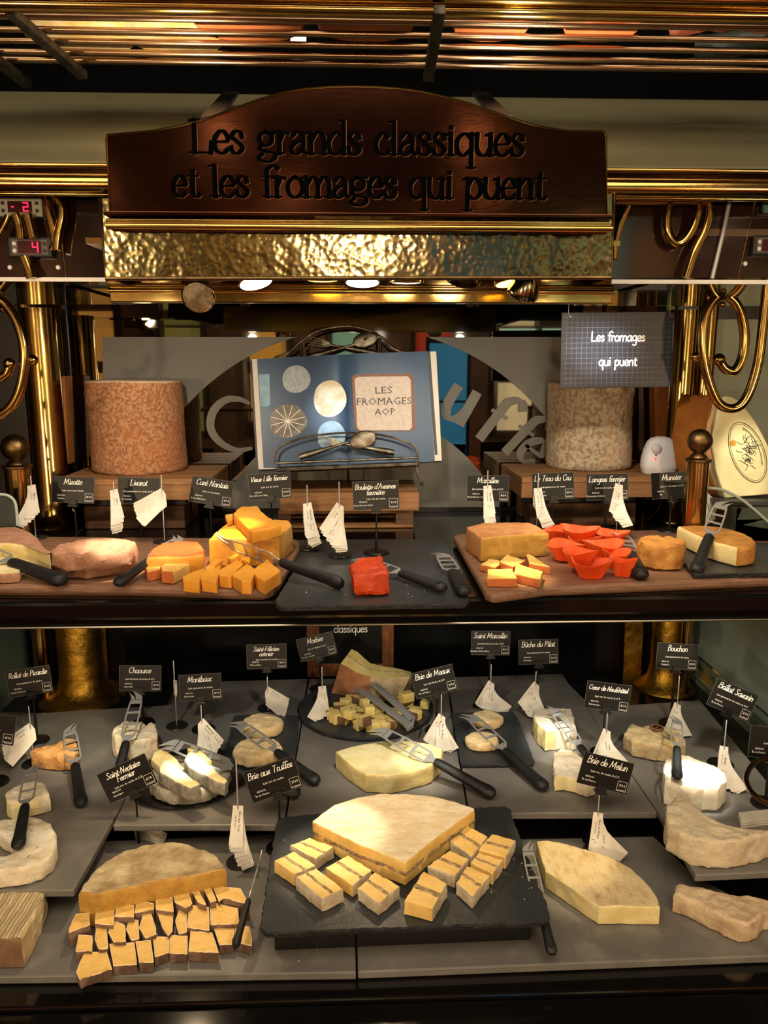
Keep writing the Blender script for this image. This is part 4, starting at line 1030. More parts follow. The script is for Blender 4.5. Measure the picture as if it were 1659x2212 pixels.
# page surfaces with a gutter curve
def plift(x):
    g = 1-abs(x-(747 if x > 0 else 0))/186; g = max(0, min(1, g))
    return .0142 - .009*max(0, (g-.88)/.12)**2 + .001*math.sin(PI*(1-g))
def page(x0, x1, sgn, ul, ur, ll, lr):
    mb = MB(); n = 16
    for j in range(7):
        for i in range(n+1):
            u = i/n; v = j/6; top = Vector(ul).lerp(Vector(ur), u); bot = Vector(ll).lerp(Vector(lr), u); q = bot.lerp(top, v)
            g = (1-u) if sgn > 0 else u     # nearness to gutter
            lift = plift(q.x)
            mb.v.append(BK(q.x, q.y, lift))
    mb.f = [(j*(n+1)+i, j*(n+1)+i+1, (j+1)*(n+1)+i+1, (j+1)*(n+1)+i) for j in range(6) for i in range(n)]; mb.m = [0]*len(mb.f)
    return mb
part('left_page', page(0, 0, -1, (557, 779), (744, 768), (571, 1012), (750, 1006)), BLUE, o, smooth='all')
part('right_page', page(0, 0, 1, (744, 768), (922, 762), (750, 1006), (938, 998)), BLUE, o, smooth='all')
part('page_block', MB().prism([BK(x, y, .0) for x, y in ((546, 779), (716, 771), (722, 1009), (560, 1015))], BK(700, 900, .0125)-BK(700, 900)).prism(
    [BK(x, y, .0) for x, y in ((774, 768), (941, 762), (953, 996), (780, 1007))], BK(700, 900, .0125)-BK(700, 900)), PG, o)
part('margin_strip', MB().prism([BK(x, y, .0128) for x, y in ((921, 762), (928, 762), (944, 984), (938, 984))], BK(700, 900, .0006)-BK(700, 900)), M('dark_strip', '#3f4145', None), o)
part('cover', MB().prism([BK(x, y, -.004) for x, y in ((540, 778), (944, 760), (956, 998), (554, 1018))], BK(700, 900, .003)-BK(700, 900)), NAVY, o)
def decal(name, pts, mat, lift, h=.0004, thick=.0004):
    return part(name, MB().prism([BK(x, y, .0158+(lift-.0158)*.5) for x, y in pts], BK(700, 900, thick)-BK(700, 900)), mat, o)
def circ(cx_, cy_, rx, ry, n=30, w=.03, s=1): return [(cx_+rx*math.cos(2*PI*i/n)*(1+w*math.sin(3*2*PI*i/n+s)), cy_+ry*math.sin(2*PI*i/n)*(1+w*math.cos(4*PI*i/n+s))) for i in range(n)]
PW = M('print_white', '#aebac0', '#8d9ca6', 90, .4, stretch=(4, 1, 1)); PC = M('print_cream', '#c2b48e', '#d8d3c2', 40, .4, hi=.55)
decal('printed_cheese', circ(641, 822, 30, 30), PW, .0162)
decal('printed_cheese', circ(623, 912, 40, 37, w=.05), M('print_brown', '#5f5950', '#84807a', 60, .5), .0162)
decal('printed_cheese', circ(713, 864, 35, 40), PC, .0160)
decal('printed_cheese', circ(716, 943, 30, 32), M('print_blue', '#8fb4d2', '#7ba2c4', 60, .4), .0160)
decal('printed_cheese', [(561, 812), (584, 811), (586, 876), (580, 882), (565, 880)], M('print_pale_blue', '#84a9c0', '#6d93ad', 50, .5), .0158)
lm2 = MB()
for i in range(6):
    a = PI*i/6+.25*PI; 
    A = BK(623+38*math.cos(a), 912+35*math.sin(a), .0168); B = BK(623-38*math.cos(a), 912-35*math.sin(a), .0168); d = (B-A).normalized().cross(Vector((0, -1, 0)))*.0007
    lm2.add([A-d, A+d, B+d, B-d], [(0, 1, 2, 3)])
part('printed_string', lm2, CHALK, o)
decal('printed_rind', [(760, 818), (768, 812), (885, 810), (892, 818), (897, 925), (890, 933), (775, 934), (767, 925)], M('print_rust', '#7a4a34', '#6b3d2a', 30, .5), .0166)
decal('printed_square_cheese', [(766, 822), (774, 817), (880, 816), (886, 823), (889, 925), (884, 931), (778, 932), (772, 926)], M('print_linen', '#b3a397', '#c0b2a6', 120, .5), .0172)
tm = MB(); nn = Vector((0, -math.cos(tl), math.sin(tl)))
for tx, px, py, wpx, hpx in (('LES', 828, 853, 36, 15), ('FROMAGES', 829, 877, 116, 16), ('AOP', 831, 899, 44, 15)):
    A = BK(px, py, .0180); kk = 1.72/F
    Mx = Matrix.Translation(A) @ Matrix(((1, 0, 0, 0), (0, math.sin(tl), -math.cos(tl), 0), (0, math.cos(tl), math.sin(tl), 0), (0, 0, 0, 1))) @ Matrix.Rotation(.02, 4, 'Z')
    text(tm, tx, hpx*kk*1.38, Mx, 0, 0, width=wpx*kk)
part('printed_title', tm, M('print_ink', '#4a4347', None), o)
# iron book stand
o = thing('book_stand', 'wrought iron book stand decorated with crossed forks and spoons', 'stand', BK(750, 1020))
FRr = .0026
def curve(name, pts, r, mat=PEW, lift=.02): return part(name, MB().tube(smooth_curve([BK(x, y, lift) for x, y in pts], 6), r, 8), mat, o, smooth=True)
part('tray', MB().prism([BK(x, y, -.006) for x, y in ((598, 1013), (902, 1001), (904, 1008), (600, 1021))], BK(700, 900, .040)-BK(700, 900)), IRON, o, bevel=.001)
curve('front_hoop', [(598, 1005), (598, 985), (610, 968), (650, 952), (700, 943), (745, 940), (800, 941), (850, 950), (888, 965), (898, 978), (900, 995)], FRr, PEW, .036)
curve('lower_bar', [(600, 1004), (700, 1000), (800, 996), (900, 992)], FRr, PEW, .037)
curve('top_hoop', [(589, 776), (594, 768), (620, 758), (645, 736), (680, 712), (720, 702), (760, 700), (800, 710), (830, 728), (850, 748), (875, 757), (885, 760), (888, 770)], .003, PEW, -.02)
curve('side_post', [(655, 735), (656, 800)], .002, PEW, -.018); curve('side_post', [(818, 725), (820, 790)], .002, PEW, -.018)
curve('left_leg', [(600, 1006), (604, 1030), (604, 1044)], .0028, IRON, .0); curve('right_leg', [(898, 996), (900, 1020), (906, 1040)], .0028, PEW, .02)
part('leg_ball', MB().ball(BK(909, 1046, .02), .0045, 8), PEW, o, smooth=True)
curve('chain', [(649, 748), (650, 760), (649, 772)], .0034, IRON, -.012); curve('chain', [(820, 728), (822, 745), (824, 762)], .0034, IRON, -.012)
part('rear_prop', MB().tube([BK(750, 900, -.03), Vector((BK(750, 900).x, 1.80, 1.345))], .003, 8), IRON, o)
def cutlery(bowl, bpx, a, b, kind, lift):
    A, B = BK(*a, lift), BK(*b, lift)
    L = (B-A)
    part(kind+'_handle', MB().tube([A, A.lerp(B, .15), A.lerp(B, .4), A.lerp(B, .8), B], [.0062, .0075, .0055, .0028, .003], 10), PEW, o, smooth=True)
    if kind == 'spoon':
        cc = BK(*bowl, lift); mb = MB().ball((0, 0, 0), 1, 12)
        ax = L.normalized(); nz_ = nn; ay = nz_.cross(ax).normalized(); s1, s2 = bpx
        k = 1.7/F
        R = Matrix((ax*s1*k, ay*s2*k, nz_*.004)).transposed().to_4x4()
        part('spoon_bowl', mb.xf(Matrix.Translation(cc) @ R), PEW, o, smooth='all')
    else:
        ax = L.normalized(); ay = nn.cross(ax).normalized(); mb = MB()
        mb.prism([B-ay*.004, B+ay*.004, B+ax*.018+ay*.0095, B+ax*.018-ay*.0095], nn*.0015)
        for i in range(4):
            o_ = -.008+.0053*i; mb.prism([B+ax*.018+ay*(o_-.0012), B+ax*.018+ay*(o_+.0012), B+ax*.048+ay*(o_+.0006), B+ax*.048+ay*(o_-.0006)], nn*.0013)
        part('fork_tines', mb, PEW, o)
cutlery((784, 955), (29, 19), (650, 992), (752, 960), 'spoon', .044)
cutlery(None, None, (850, 982), (735, 962), 'fork', .041)
cutlery((789, 732), (28, 17), (668, 770), (765, 742), 'spoon', -.008)
cutlery(None, None, (818, 762), (712, 742), 'fork', -.012)
# cut wheel outside on the right
YW = 1.50
fp_ = [(1543, 905), (1548, 880), (1556, 862), (1568, 857), (1585, 861), (1608, 880), (1632, 915), (1659, 965), (1690, 1030), (1700, 1068), (1565, 1078), (1552, 1040), (1542, 990)]
fp_ = [(1547, 915), (1552, 880), (1560, 861), (1572, 856), (1590, 862), (1612, 884), (1640, 925), (1668, 985), (1685, 1066), (1566, 1076), (1546, 1015), (1538, 950)]
F_ = smooth_curve(yp(fp_[:9], YW), 4) + yp(fp_[9:], YW)
o = thing('cut_cheese_wheel', 'large cream wedge of cheese with an oval printed label behind the right scroll', 'cheese', at_y(1600, 1076, YW))
part('rind_face', MB().prism(F_, (-.004, .022, 0)), CREAMR, o, bevel=.002)
part('cut_side', MB().prism([p+Vector((-.006, .023, 0)) for p in F_], (-.032, .085, 0)), M('wedge_orange', '#9c6226', '#7f4a1a', 10, .5), o, bevel=.002)
part('cut_edge', MB().prism([p+Vector((-.0125, -.0004, 0)) for p in yp([(1542, 912), (1560, 866), (1566, 858), (1551, 900), (1546, 960), (1553, 1000), (1541, 990), (1534, 950)], YW)], (0, .002, 0)), M('wedge_pink', '#c79a72', '#b98a60', 14, .6), o)
def ell(cx_, cy_, a, b, rot, n=40): return [(cx_+a*math.cos(t)*math.cos(rot)-b*math.sin(t)*math.sin(rot), cy_+a*math.cos(t)*math.sin(rot)+b*math.sin(t)*math.cos(rot)) for t in [2*PI*i/n for i in range(n)]]
part('label_ring', MB().tube([p for p in yp(ell(1615, 977, 68, 36, 1.2), YW-.0008)], .0006, 5, closed=True), INK, o)
part('label_ring', MB().tube([p for p in yp(ell(1615, 977, 64, 32.5, 1.2), YW-.0008)], .0003, 5, closed=True), INK, o)
rn = random.Random(5); lm3 = MB()
for i in range(46):
    t = rn.random()*6.28; rr = rn.random()**.6*.62; cxp = 1618+rr*44*math.cos(t)*.6; cyp = 975+rr*52*math.sin(t)
    pts = [(cxp, cyp)]; a = rn.random()*6.28
    for k in range(5): a += rn.uniform(-.2, .9); pts.append((pts[-1][0]+3.2*math.cos(a), pts[-1][1]+3.2*math.sin(a)))
    lm3.tube(smooth_curve(yp(pts, YW-.0006), 3), .00045, 4)
for i in range(17):      # ring of small label characters, illegible in the photograph
    t = -2.75+i*.115; ex, ey = ell(1615, 977, 54, 25, 1.2, 1)[0], 0
    x = 1615+55*math.cos(t)*math.cos(1.2)-26*math.sin(t)*math.sin(1.2); y = 977+55*math.cos(t)*math.sin(1.2)+26*math.sin(t)*math.cos(1.2)
    lm3.tube(yp([(x-2, y-3), (x+1, y+1), (x-1, y+4)], YW-.0006), .0006, 4)
part('label_drawing', lm3, INK, o)
sf = at_y(1584, 957, YW-.001); mb = MB()
for i in range(9):
    a = 2*PI*i/9; d = Vector((math.cos(a), 0, math.sin(a))); e = Vector((-math.sin(a), 0, math.cos(a)))
    mb.add([sf, sf+d*.004+e*.0016, sf+d*.0075, sf+d*.004-e*.0016], [(0, 1, 2, 3)])
part('label_sunflower', mb, M('sunflower', '#d0802a', None, rough=.6), o)
single('side_slate', MB().box(at_y(1556, 1078, YW-.03).x, at_y(1760, 1078, YW).x, YW-.035, YW+.14, at_y(1600, 1076, YW).z-.010, at_y(1600, 1076, YW).z-.0005), SLT, 'black slate under the cut cheese wheel on the right', 'slate', bevel=.002)
single('side_counter', MB().box(at_y(1566, 1090, YW).x, at_y(1800, 1090, YW).x, YW-.05, YW+.17, ZS+.001, at_y(1600, 1076, YW).z-.011), M('stand_green', '#4e554a', None, rough=.4), 'grey green stand under the slate on the right', 'stand')
# curved glass guards at both ends
gp = [(1520, 1054), (1560, 1058), (1600, 1078), (1640, 1110), (1700, 1165)]
o = thing('glass_guard', 'curved glass guard at the right end of the upper shelf', 'glass', at_y(1600, 1180, 1.45))
G_ = smooth_curve(yp(gp, 1.45), 5)
part('glass_rim', MB().tube(G_, .0028, 8), M('glass_rim', '#9aa49a', None, rough=.12), o, smooth=True)
part('glass_sheet', MB().prism(G_ + [at_y(1700, 1235, 1.45), at_y(1545, 1135, 1.45), at_y(1532, 1100, 1.45)], (0, .004, 0)), GLASS, o)
o = thing('glass_guard', 'curved glass guard at the left end of the upper shelf', 'glass', at_y(0, 1180, 1.45))
G_ = smooth_curve(yp([(-60, 1068), (0, 1068), (22, 1073), (34, 1090), (38, 1135)], 1.45), 5)
part('glass_rim', MB().tube(G_, .0028, 8), MATS['glass_rim'], o, smooth=True)
part('glass_sheet', MB().prism(G_ + [at_y(38, 1150, 1.45), at_y(-60, 1150, 1.45)], (0, .004, 0)), GREEN, o)
# framed board in the lower display
o = thing('framed_chalkboard', 'wood framed chalkboard reading classiques behind the lower cheeses', 'sign', at_y(757, 1460, 1.84))
YC = 1.84
part('board', MB().prism(yp([(682, 1300), (830, 1300), (828, 1440), (690, 1440)], YC), (0, .006, 0)), M('board_black', '#0a0a0a', None, rough=.35), o)
FW = M('frame_wood', '#7c4a26', '#5d3419', 20, .5, 0, .3, 60, stretch=(6, 6, 1))
part('left_stile', MB().prism(yp([(661, 1300), (688, 1300), (692, 1463), (664, 1463)], YC-.004), (0, .012, 0)), FW, o, bevel=.001)
part('right_stile', MB().prism(yp([(824, 1300), (851, 1300), (850, 1463), (826, 1463)], YC-.004), (0, .012, 0)), FW, o, bevel=.001)
part('bottom_rail', MB().prism(yp([(692, 1434), (826, 1434), (826, 1461), (692, 1461)], YC-.003), (0, .010, 0)), FW, o, bevel=.001)
wm = MB(); A, B = at_y(721, 1366, YC), at_y(794, 1366, YC)
stroke_mesh(wm, 'classiques', 'hand', Matrix.Translation(((A.x+B.x)/2, YC-.0006, A.z)) @ S4, B.x-A.x, .0021, h=.0004)
part('chalk_lettering', wm, CHALK, o)
# partial brass hoop at the right edge
single('copper_hoop', MB().tube(smooth_curve([at_z(x, y, ZM+.10) for x, y in ((1720, 1628), (1660, 1637), (1628, 1650), (1612, 1678), (1620, 1706), (1645, 1728), (1690, 1748))], 6), .0042, 12), M('copper_tube', '#7d5630', '#5f3d20', 20, .3, 1), 'copper coloured bent tube loop entering at the right picture edge', 'hoop', smooth=True)

# ================================================================== cheeses on the upper shelf
def Z(pts, ox, oy, s): return [(ox+x/s, oy+y/s) for x, y in pts]
ZB1 = lambda p: Z(p, 0, 980, 3.95); ZB2 = lambda p: Z(p, 380, 980, 3.95); ZB3 = lambda p: Z(p, 600, 1000, 3.95)
ZB4 = lambda p: Z(p, 960, 980, 4.366); ZB5 = lambda p: Z(p, 1260, 980, 4.158)
e = .0008
cheese('cheese_wedge', 'large pale wedge with orange rind at the left edge of the left board', [(-90, 1165), (-60, 1146), (0, 1139), (35, 1137), (62, 1146), (82, 1160), (108, 1196), (60, 1178), (0, 1172), (-90, 1180)], ZU+e, .042, PALE, PKR, cut=(6, 7, 8), r=.006)
cheese('cheese_piece', 'low pale piece with orange rind in front of the large left wedge', [(-60, 1222), (0, 1202), (40, 1197), (98, 1203), (100, 1216), (48, 1222), (40, 1238), (0, 1240)], ZU+e, .016, IVORY, PKR, cut=(2, 3, 4, 5), top='c', r=.003)
def round_cheese(label, cx_, cy_, rx, z, h, mat, amp=.002, freq=60, r=.008, sy=1, name='round_cheese', seed=1, dome=0, bulge=.002, wob=.03, group=None, step=.004):
    return cheese(name, label, disc_pts(cx_, cy_, rx, z+h, 44, wob, sy, seed), z, h, PALE, mat, px=False, r=r, amp=amp, freq=freq, dome=dome, bulge=bulge, group=group, step=step)
o = thing('stacked_round_cheese', 'wrinkled pink brown round cheese with layered sides on the left board', 'cheese', at_z(202, 1225, ZU))
for nm, zz, h, rx, cy_, mt in (('lower_layer', ZU+e, .018, 88, 1206, PKR), ('upper_layer', ZU+.0190, .027, 87, 1180, PKR)):
    P, R = slab(disc_pts(203, cy_, rx, zz+h, 60, .015, .95, 4), zz, zz+h, amp=.0038, freq=48, r=.008, bulge=.003)
    part(nm, R, mt, o, smooth=True)
cheese('cheese_wedge', 'orange red cheese half with small holes on the left board', [(316, 1204), (326, 1186), (348, 1172), (400, 1167), (430, 1169), (441, 1184), (440, 1196), (405, 1203), (360, 1203)], ZU+e, .032, ORP, ORR, cut=(6, 7, 8), r=.007)
cheese('cheese_piece', 'small holed cheese piece with red rind, left of two before the orange half', [(312, 1222), (330, 1207), (346, 1208), (346, 1230), (318, 1236)], ZU+e, .016, YELP, ORR, cut=(0, 1, 2), top='c', r=.002)
cheese('cheese_piece', 'small holed cheese piece with red rind, right of two before the orange half', [(348, 1222), (380, 1207), (409, 1218), (374, 1236), (349, 1233)], ZU+e+.0003, .020, YELP, ORR, cut=(0, 1, 2), top='c', r=.002)
# big yellow block with the piece on top
blk = [(451, 1163), (470, 1145), (491, 1129), (540, 1124), (595, 1122), (625, 1124), (631, 1134), (602, 1158), (545, 1163)]
cheese('cheese_block', 'large bright yellow orange cheese block in a corner of the left board', blk, ZU+e, .050, ORP, M('block_rind', '#dcae62', '#c88f3f', 40, .6, 0, .8, 80), cut=(7, 8, 0), r=.004, top='c', amp=.0012)
cheese('cheese_piece', 'thick yellow cheese slice lying on top of the large yellow block', ZB2([(490, 510), (520, 470), (560, 452), (700, 447), (730, 490), (770, 525), (895, 600), (895, 615), (650, 668), (590, 610)]), ZU+e+.0515, .020, ORP, ORP, cut=range(10), top='c', r=.003)
cheese('cheese_piece', 'small orange cheese offcut behind the slice on the yellow block', ZB2([(420, 520), (486, 508), (486, 560), (440, 572)]), ZU+e+.0515, .010, ORP, ORP, cut=range(4), top='c', r=.002)
for i, (q, nm) in enumerate((([(50, 1045), (235, 975), (248, 1000), (196, 1090), (60, 1075)], 'leftmost front slice'), ([(205, 1030), (300, 945), (385, 955), (345, 1088), (215, 1070)], 'second slice from the left'),
        ([(350, 1005), (520, 900), (575, 940), (470, 1045), (370, 1035)], 'third slice from the left'), ([(480, 1030), (605, 940), (685, 985), (640, 1090), (560, 1085)], 'fourth slice from the left'),
        ([(650, 992), (780, 900), (893, 1000), (760, 1090), (690, 1050)], 'rightmost slice'))):
    cheese('cheese_slice', 'yellow cheese slice before the large block, ' + nm, ZB2(q), ZU+e, .019+.0006*i, ORP, ORR if i < 2 else ORP, cut=(0, 1, 2, 3) , top='c', r=.0015, cat='cheese', group='yellow slices before the large block', step=.006)
for i, (q, nm) in enumerate((([(265, 960), (330, 898), (400, 900), (330, 960)], 'upper left'), ([(440, 885), (520, 850), (540, 870), (470, 905)], 'upper middle'), ([(560, 870), (640, 880), (630, 925), (560, 900)], 'upper right'))):
    cheese('cheese_slice', 'thin yellow slice leaning on the block behind the front slices, ' + nm, ZB2(q), ZU+e, .024, ORP, ORP, cut=range(4), top='c', r=.0012, group='yellow slices before the large block', step=.006)
# red chunk
cheese('cheese_chunk', 'bright red orange cheese chunk on the middle slate', [(757, 1216), (772, 1208), (787, 1205), (805, 1201), (823, 1200), (833, 1214), (841, 1236), (800, 1239), (765, 1240)], ZS+.0165, .036, REDR, REDR, cut=(8,), r=.009, amp=.0034, freq=42, cutamp=.003, taper=-.001)
# block on the right board
cheese('cheese_block', 'square orange rind cheese block with holed yellow cut face on the right board', ZB4([(205, 690), (350, 655), (580, 645), (800, 643), (900, 690), (985, 745), (660, 768), (345, 795)]), ZU+e, .044, AMB, M('washed_rind', '#c58d5c', '#b27745', 30, .6, 0, .6, 90), cut=(5, 6), r=.005, amp=.001)
for i, (q, nm, zz) in enumerate((([(340, 1045), (420, 995), (520, 1003), (520, 1050), (480, 1072)], 'at the left behind', 0), ([(515, 1020), (590, 950), (765, 1010), (650, 1068)], 'in the middle', 0),
        ([(772, 945), (800, 940), (1000, 1073), (800, 1036)], 'at the right', 0), ([(410, 1090), (640, 1085), (688, 1180), (402, 1180)], 'at the front left', 0), ([(675, 1033), (928, 1108), (900, 1190), (655, 1135)], 'at the front right', .0))):
    cheese('cheese_slice', 'yellow slice with orange rind before the square block, ' + nm, ZB4(q), ZU+e+zz, .012+.0004*i, YELP, ORR, cut=(0, 1), top='c', r=.0012, group='slices before the square block', step=.005)
# paper cups
def cup(cx_, cy_, rx, z, label, tilt=0, crushed=0):
    c = at_z(cx_, cy_, z+.022); ed = at_z(cx_+rx, cy_, z+.022); R = (ed-c).length; n = 80; rn = random.Random(int(cx_*7+cy_))
    c.z = z; ph = rn.random()*6
    o = thing('paper_cup', label, 'paper cup', c, 'orange paper cups of cheese')
    mb = MB(); vs = []; prof = ((.52, 0), (.54, .0005), (.64, .008), (.80, .018), (1.0, .029))
    for side in (0, 1):
        for j, (k, h) in enumerate(prof):
            for i in range(n):
                a = 2*PI*i/n; f = (.055*k if i % 2 else -.055*k)*(j > 0)
                wv = 1+crushed*math.sin(2*a+ph)+.05*math.sin(3*a+ph)
                rr = R*(k+f)*wv - side*.0004
                vs.append(Vector((c.x+rr*math.cos(a), c.y+rr*math.sin(a), z+h*(1+.12*math.sin(2*a+ph)*(j > 2))+side*.0003+tilt*math.cos(a)*h*.3)))
    m = len(prof); fs = []
    for s_ in (0, 1):
        for j in range(m-1): fs += [tuple(s_*m*n + q for q in (j*n+i, j*n+(i+1) % n, (j+1)*n+(i+1) % n, (j+1)*n+i)) for i in range(n)]
        fs.append(tuple(s_*m*n+i for i in range(n)))
    fs += [((m-1)*n+i, (m-1)*n+(i+1) % n, (2*m-1)*n+(i+1) % n, (2*m-1)*n+i) for i in range(n)]
    part('pleated_wall', mb.add(vs, fs), ORCUP, o)
    q = MB().box(-.007, .007, -.005, .005, 0, .011).xf(Matrix.Translation((c.x, c.y, z+.0012)) @ Matrix.Rotation(rn.random()*3, 4, 'Z'))
    part('cheese_piece', q, YELP, o, bevel=.0015)
for cx_, cy_, rx, zz, lb in ((1251, 1147, 41, .012, 'orange pleated paper cup, farthest back of the pile'), (1208, 1152, 36, .0, 'orange pleated paper cup at the back left of the pile'),
        (1318, 1155, 38, .0, 'orange pleated paper cup at the back right of the pile'), (1262, 1166, 34, .0, 'orange pleated paper cup in the middle of the pile'),
        (1222, 1182, 38, .003, 'orange pleated paper cup at the left of the pile, second row from the front'), (1303, 1180, 42, .003, 'orange pleated paper cup at the right of the pile, second row from the front'),
        (1276, 1218, 44, .0, 'orange pleated paper cup, nearest the front of the pile'), (1252, 1197, 36, .009, 'orange pleated paper cup just behind the front one'), (1330, 1199, 30, .0, 'orange pleated paper cup between the front cup and the knife')):
    cup(cx_, cy_, rx, ZU+e+zz, lb)
cup(1345, 1216, 24, ZU+e, 'crumpled orange paper cup at the right front of the pile', crushed=.22)
o = thing('round_cheese', 'wrinkled golden drum shaped cheese on the right board', 'cheese', at_z(1430, 1220, ZU))
P, R = slab(disc_pts(1430, 1165, 50, ZU+.048, 56, .02, .95, 2), ZU+e, ZU+.048, amp=.0032, freq=48, r=.012, bulge=.001)
part('rind', R, GLD, o, smooth=True)
cheese('half_round_cheese', 'smooth golden half round cheese on the small slate at the right', ZB5([(845, 650), (920, 643), (1000, 640), (1120, 643), (1250, 658), (1350, 680), (1450, 712), (1530, 755), (1558, 790), (1545, 825), (1480, 838), (1385, 845), (1290, 822), (1200, 800), (1080, 760), (960, 710)]), ZU+.0095, .034, PALE, GLD, cut=(11, 12, 13, 14, 15), r=.008, amp=.0004, medial=None)

# ================================================================== lower display
R1 = lambda p: Z(p, 0, 1580, 3.95); R2 = lambda p: Z(p, 180, 1560, 3.072); R3 = lambda p: Z(p, 560, 1560, 2.676); R4 = lambda p: Z(p, 1100, 1560, 2.968)
R5 = lambda p: Z(p, 0, 1800, 2.676); A1 = lambda p: Z(p, 0, 1300, 3.95); A2 = lambda p: Z(p, 380, 1300, 3.95); A3 = lambda p: Z(p, 600, 1300, 3.95)
A4 = lambda p: Z(p, 960, 1300, 4.366); A5 = lambda p: Z(p, 1260, 1300, 4.158)
zm, zf = ZM+e, ZF+e
cheese('cheese_half', 'small wrinkled orange half cheese on the left tile', R1([(250, 165), (300, 130), (360, 135), (430, 110), (500, 75), (560, 60), (620, 45), (665, 70), (678, 130), (640, 180), (560, 195), (460, 190), (350, 185)]), zm, .036, ORP, M('small_orange_rind', '#c9985c', '#b07c44', 30, .6, 0, .8, 80), cut=(), r=.008, amp=.003, freq=55)
cheese('half_round_cheese', 'small pale grey half cheese behind the left brie ring', R1([(45, 520), (110, 470), (200, 430), (300, 415), (370, 425), (405, 470), (425, 530), (330, 560), (200, 590), (90, 610), (50, 590)]), zm, .034, IVORY, WHT, cut=(7, 8, 9), r=.006, amp=.0015)
A_ = R1([(-40, 760), (40, 745), (130, 735), (245, 722), (350, 730), (430, 785), (475, 870), (485, 950), (440, 1050), (350, 1120), (220, 1160), (100, 1180), (0, 1190), (-100, 1190)])
B_ = R1([(-60, 850), (-20, 850), (20, 880), (60, 900), (110, 915), (125, 935), (140, 955), (150, 985), (140, 1010), (100, 1030), (60, 1040), (20, 1045), (-40, 1045), (-80, 1045)])
def strip(name, label, A, B, z, h, pm, rm, endcut=True, **k):
    A = zp(A, z+h); B = zp(B, z+h); n = len(A); pts = A+B[::-1]
    med = [(A[i]+B[i])/2 for i in range(n)]; med = med+med[::-1]
    cut = (n-1, 2*n-1) if endcut else ()
    k.setdefault('cut', cut)
    return cheese(name, label, pts, z, h, pm, rm, px=False, medial=med, **k)
strip('brie_ring', 'large white bloomy cheese with its centre cut out at the left edge', A_, B_, zm, .030, IVORY, WHT, r=.006, amp=.0022, freq=45)
cheese('split_cheese', 'tall greyish drum cheese split across the top behind the long knife', A1([(950, 1110), (985, 1060), (1050, 1015), (1130, 1005), (1220, 1012), (1236, 1040), (1190, 1085), (1130, 1120), (1060, 1140), (990, 1150)]), zm, .050, IVORY, WHB, r=.006, amp=.0025, freq=45)
cheese('split_cheese', 'front half of the split drum cheese with a curved grey rind', A1([(1085, 1150), (1150, 1110), (1220, 1070), (1290, 1022), (1320, 1030), (1340, 1080), (1345, 1150), (1280, 1170), (1180, 1185), (1100, 1190)]), zm, .047, IVORY, WHB, r=.006, amp=.0025, freq=45)
# ash coated round with wedges on its dark dish
dsh = at_z(400, 1690, ZM)
single('round_dish', MB().lathe([(.085, 0), (.103, .002), (.107, .006), (.105, .007), (.085, .004), (0, .004)], at_z(405, 1690, ZM+.0005)+Vector((.0, .012, 0)), 56), BLK, 'black round dish under the ash coated cheese', 'dish', smooth=True)
zd = ZM+.0082
cheese('ash_cheese', 'round grey ash coated cheese base with wrinkled crescent rim', disc_pts(412, 1672, 88, zd+.020, 50, .02, .98, 6), zd, .026, IVORY, ASH, px=False, r=.009, amp=.0022, freq=70)
cheese('cheese_wedge', 'pale wedge of ash rind cheese, leftmost of those on the round dish', R2([(448, 240), (470, 195), (510, 178), (560, 190), (620, 240), (655, 290), (560, 300), (500, 290)]), zd+.0285, .018, M('cream_paste', '#d9c88e', '#cdb97a', 30, .5, sss=.2), ASH, cut=range(8), top='c', r=.004)
cheese('cheese_wedge', 'bright white wedge of ash rind cheese at the front of the round dish', R2([(500, 290), (530, 250), (570, 250), (650, 310), (720, 370), (780, 410), (750, 425), (710, 440), (640, 410), (560, 360), (505, 330)]), zd+.0285, .024, IVORY, ASH, cut=(0, 1, 2, 3, 4), top='c', r=.003)
cheese('cheese_wedge', 'ash rind cheese wedge under the knife blade on the round dish', R2([(668, 250), (690, 205), (730, 190), (830, 270), (900, 340), (960, 385), (940, 410), (870, 390), (780, 340), (700, 300)]), zd+.0285, .024, IVORY, ASH, cut=(1, 2, 3, 4), top='c', r=.003)
cheese('cheese_wedge', 'yellow topped wedge at the back of the round dish', R2([(690, 170), (730, 143), (765, 155), (800, 195), (850, 250), (800, 250), (720, 200)]), zd+.0285, .022, M('cream_paste', '#d9c88e'), ASH, cut=range(7), top='c', r=.004)
# two soft rounds on slate
plate('slate_board', A2([(500, 968), (640, 960), (1050, 968), (1035, 1180), (1010, 1345), (900, 1365), (400, 1375), (440, 1200)]), ZM+.0075, .007, SLT, 'rectangular slate under the two soft round cheeses on the left', 'slate', rough_edge=True)
zs = ZM+.0083
round_cheese('soft round cream coloured cheese, rear one of two on the left slate', 566, 1558, 44, zs, .022, M('soft_rind', '#dcc79c', '#cdb080', 20, .55, 0, .7, 70), sy=.95, seed=3, dome=.002, amp=.002)
round_cheese('soft round cream coloured cheese under the knife, front one of two on the left slate', 556, 1612, 50, zs, .024, MATS['soft_rind'], sy=.92, seed=8, dome=.002, amp=.0022)
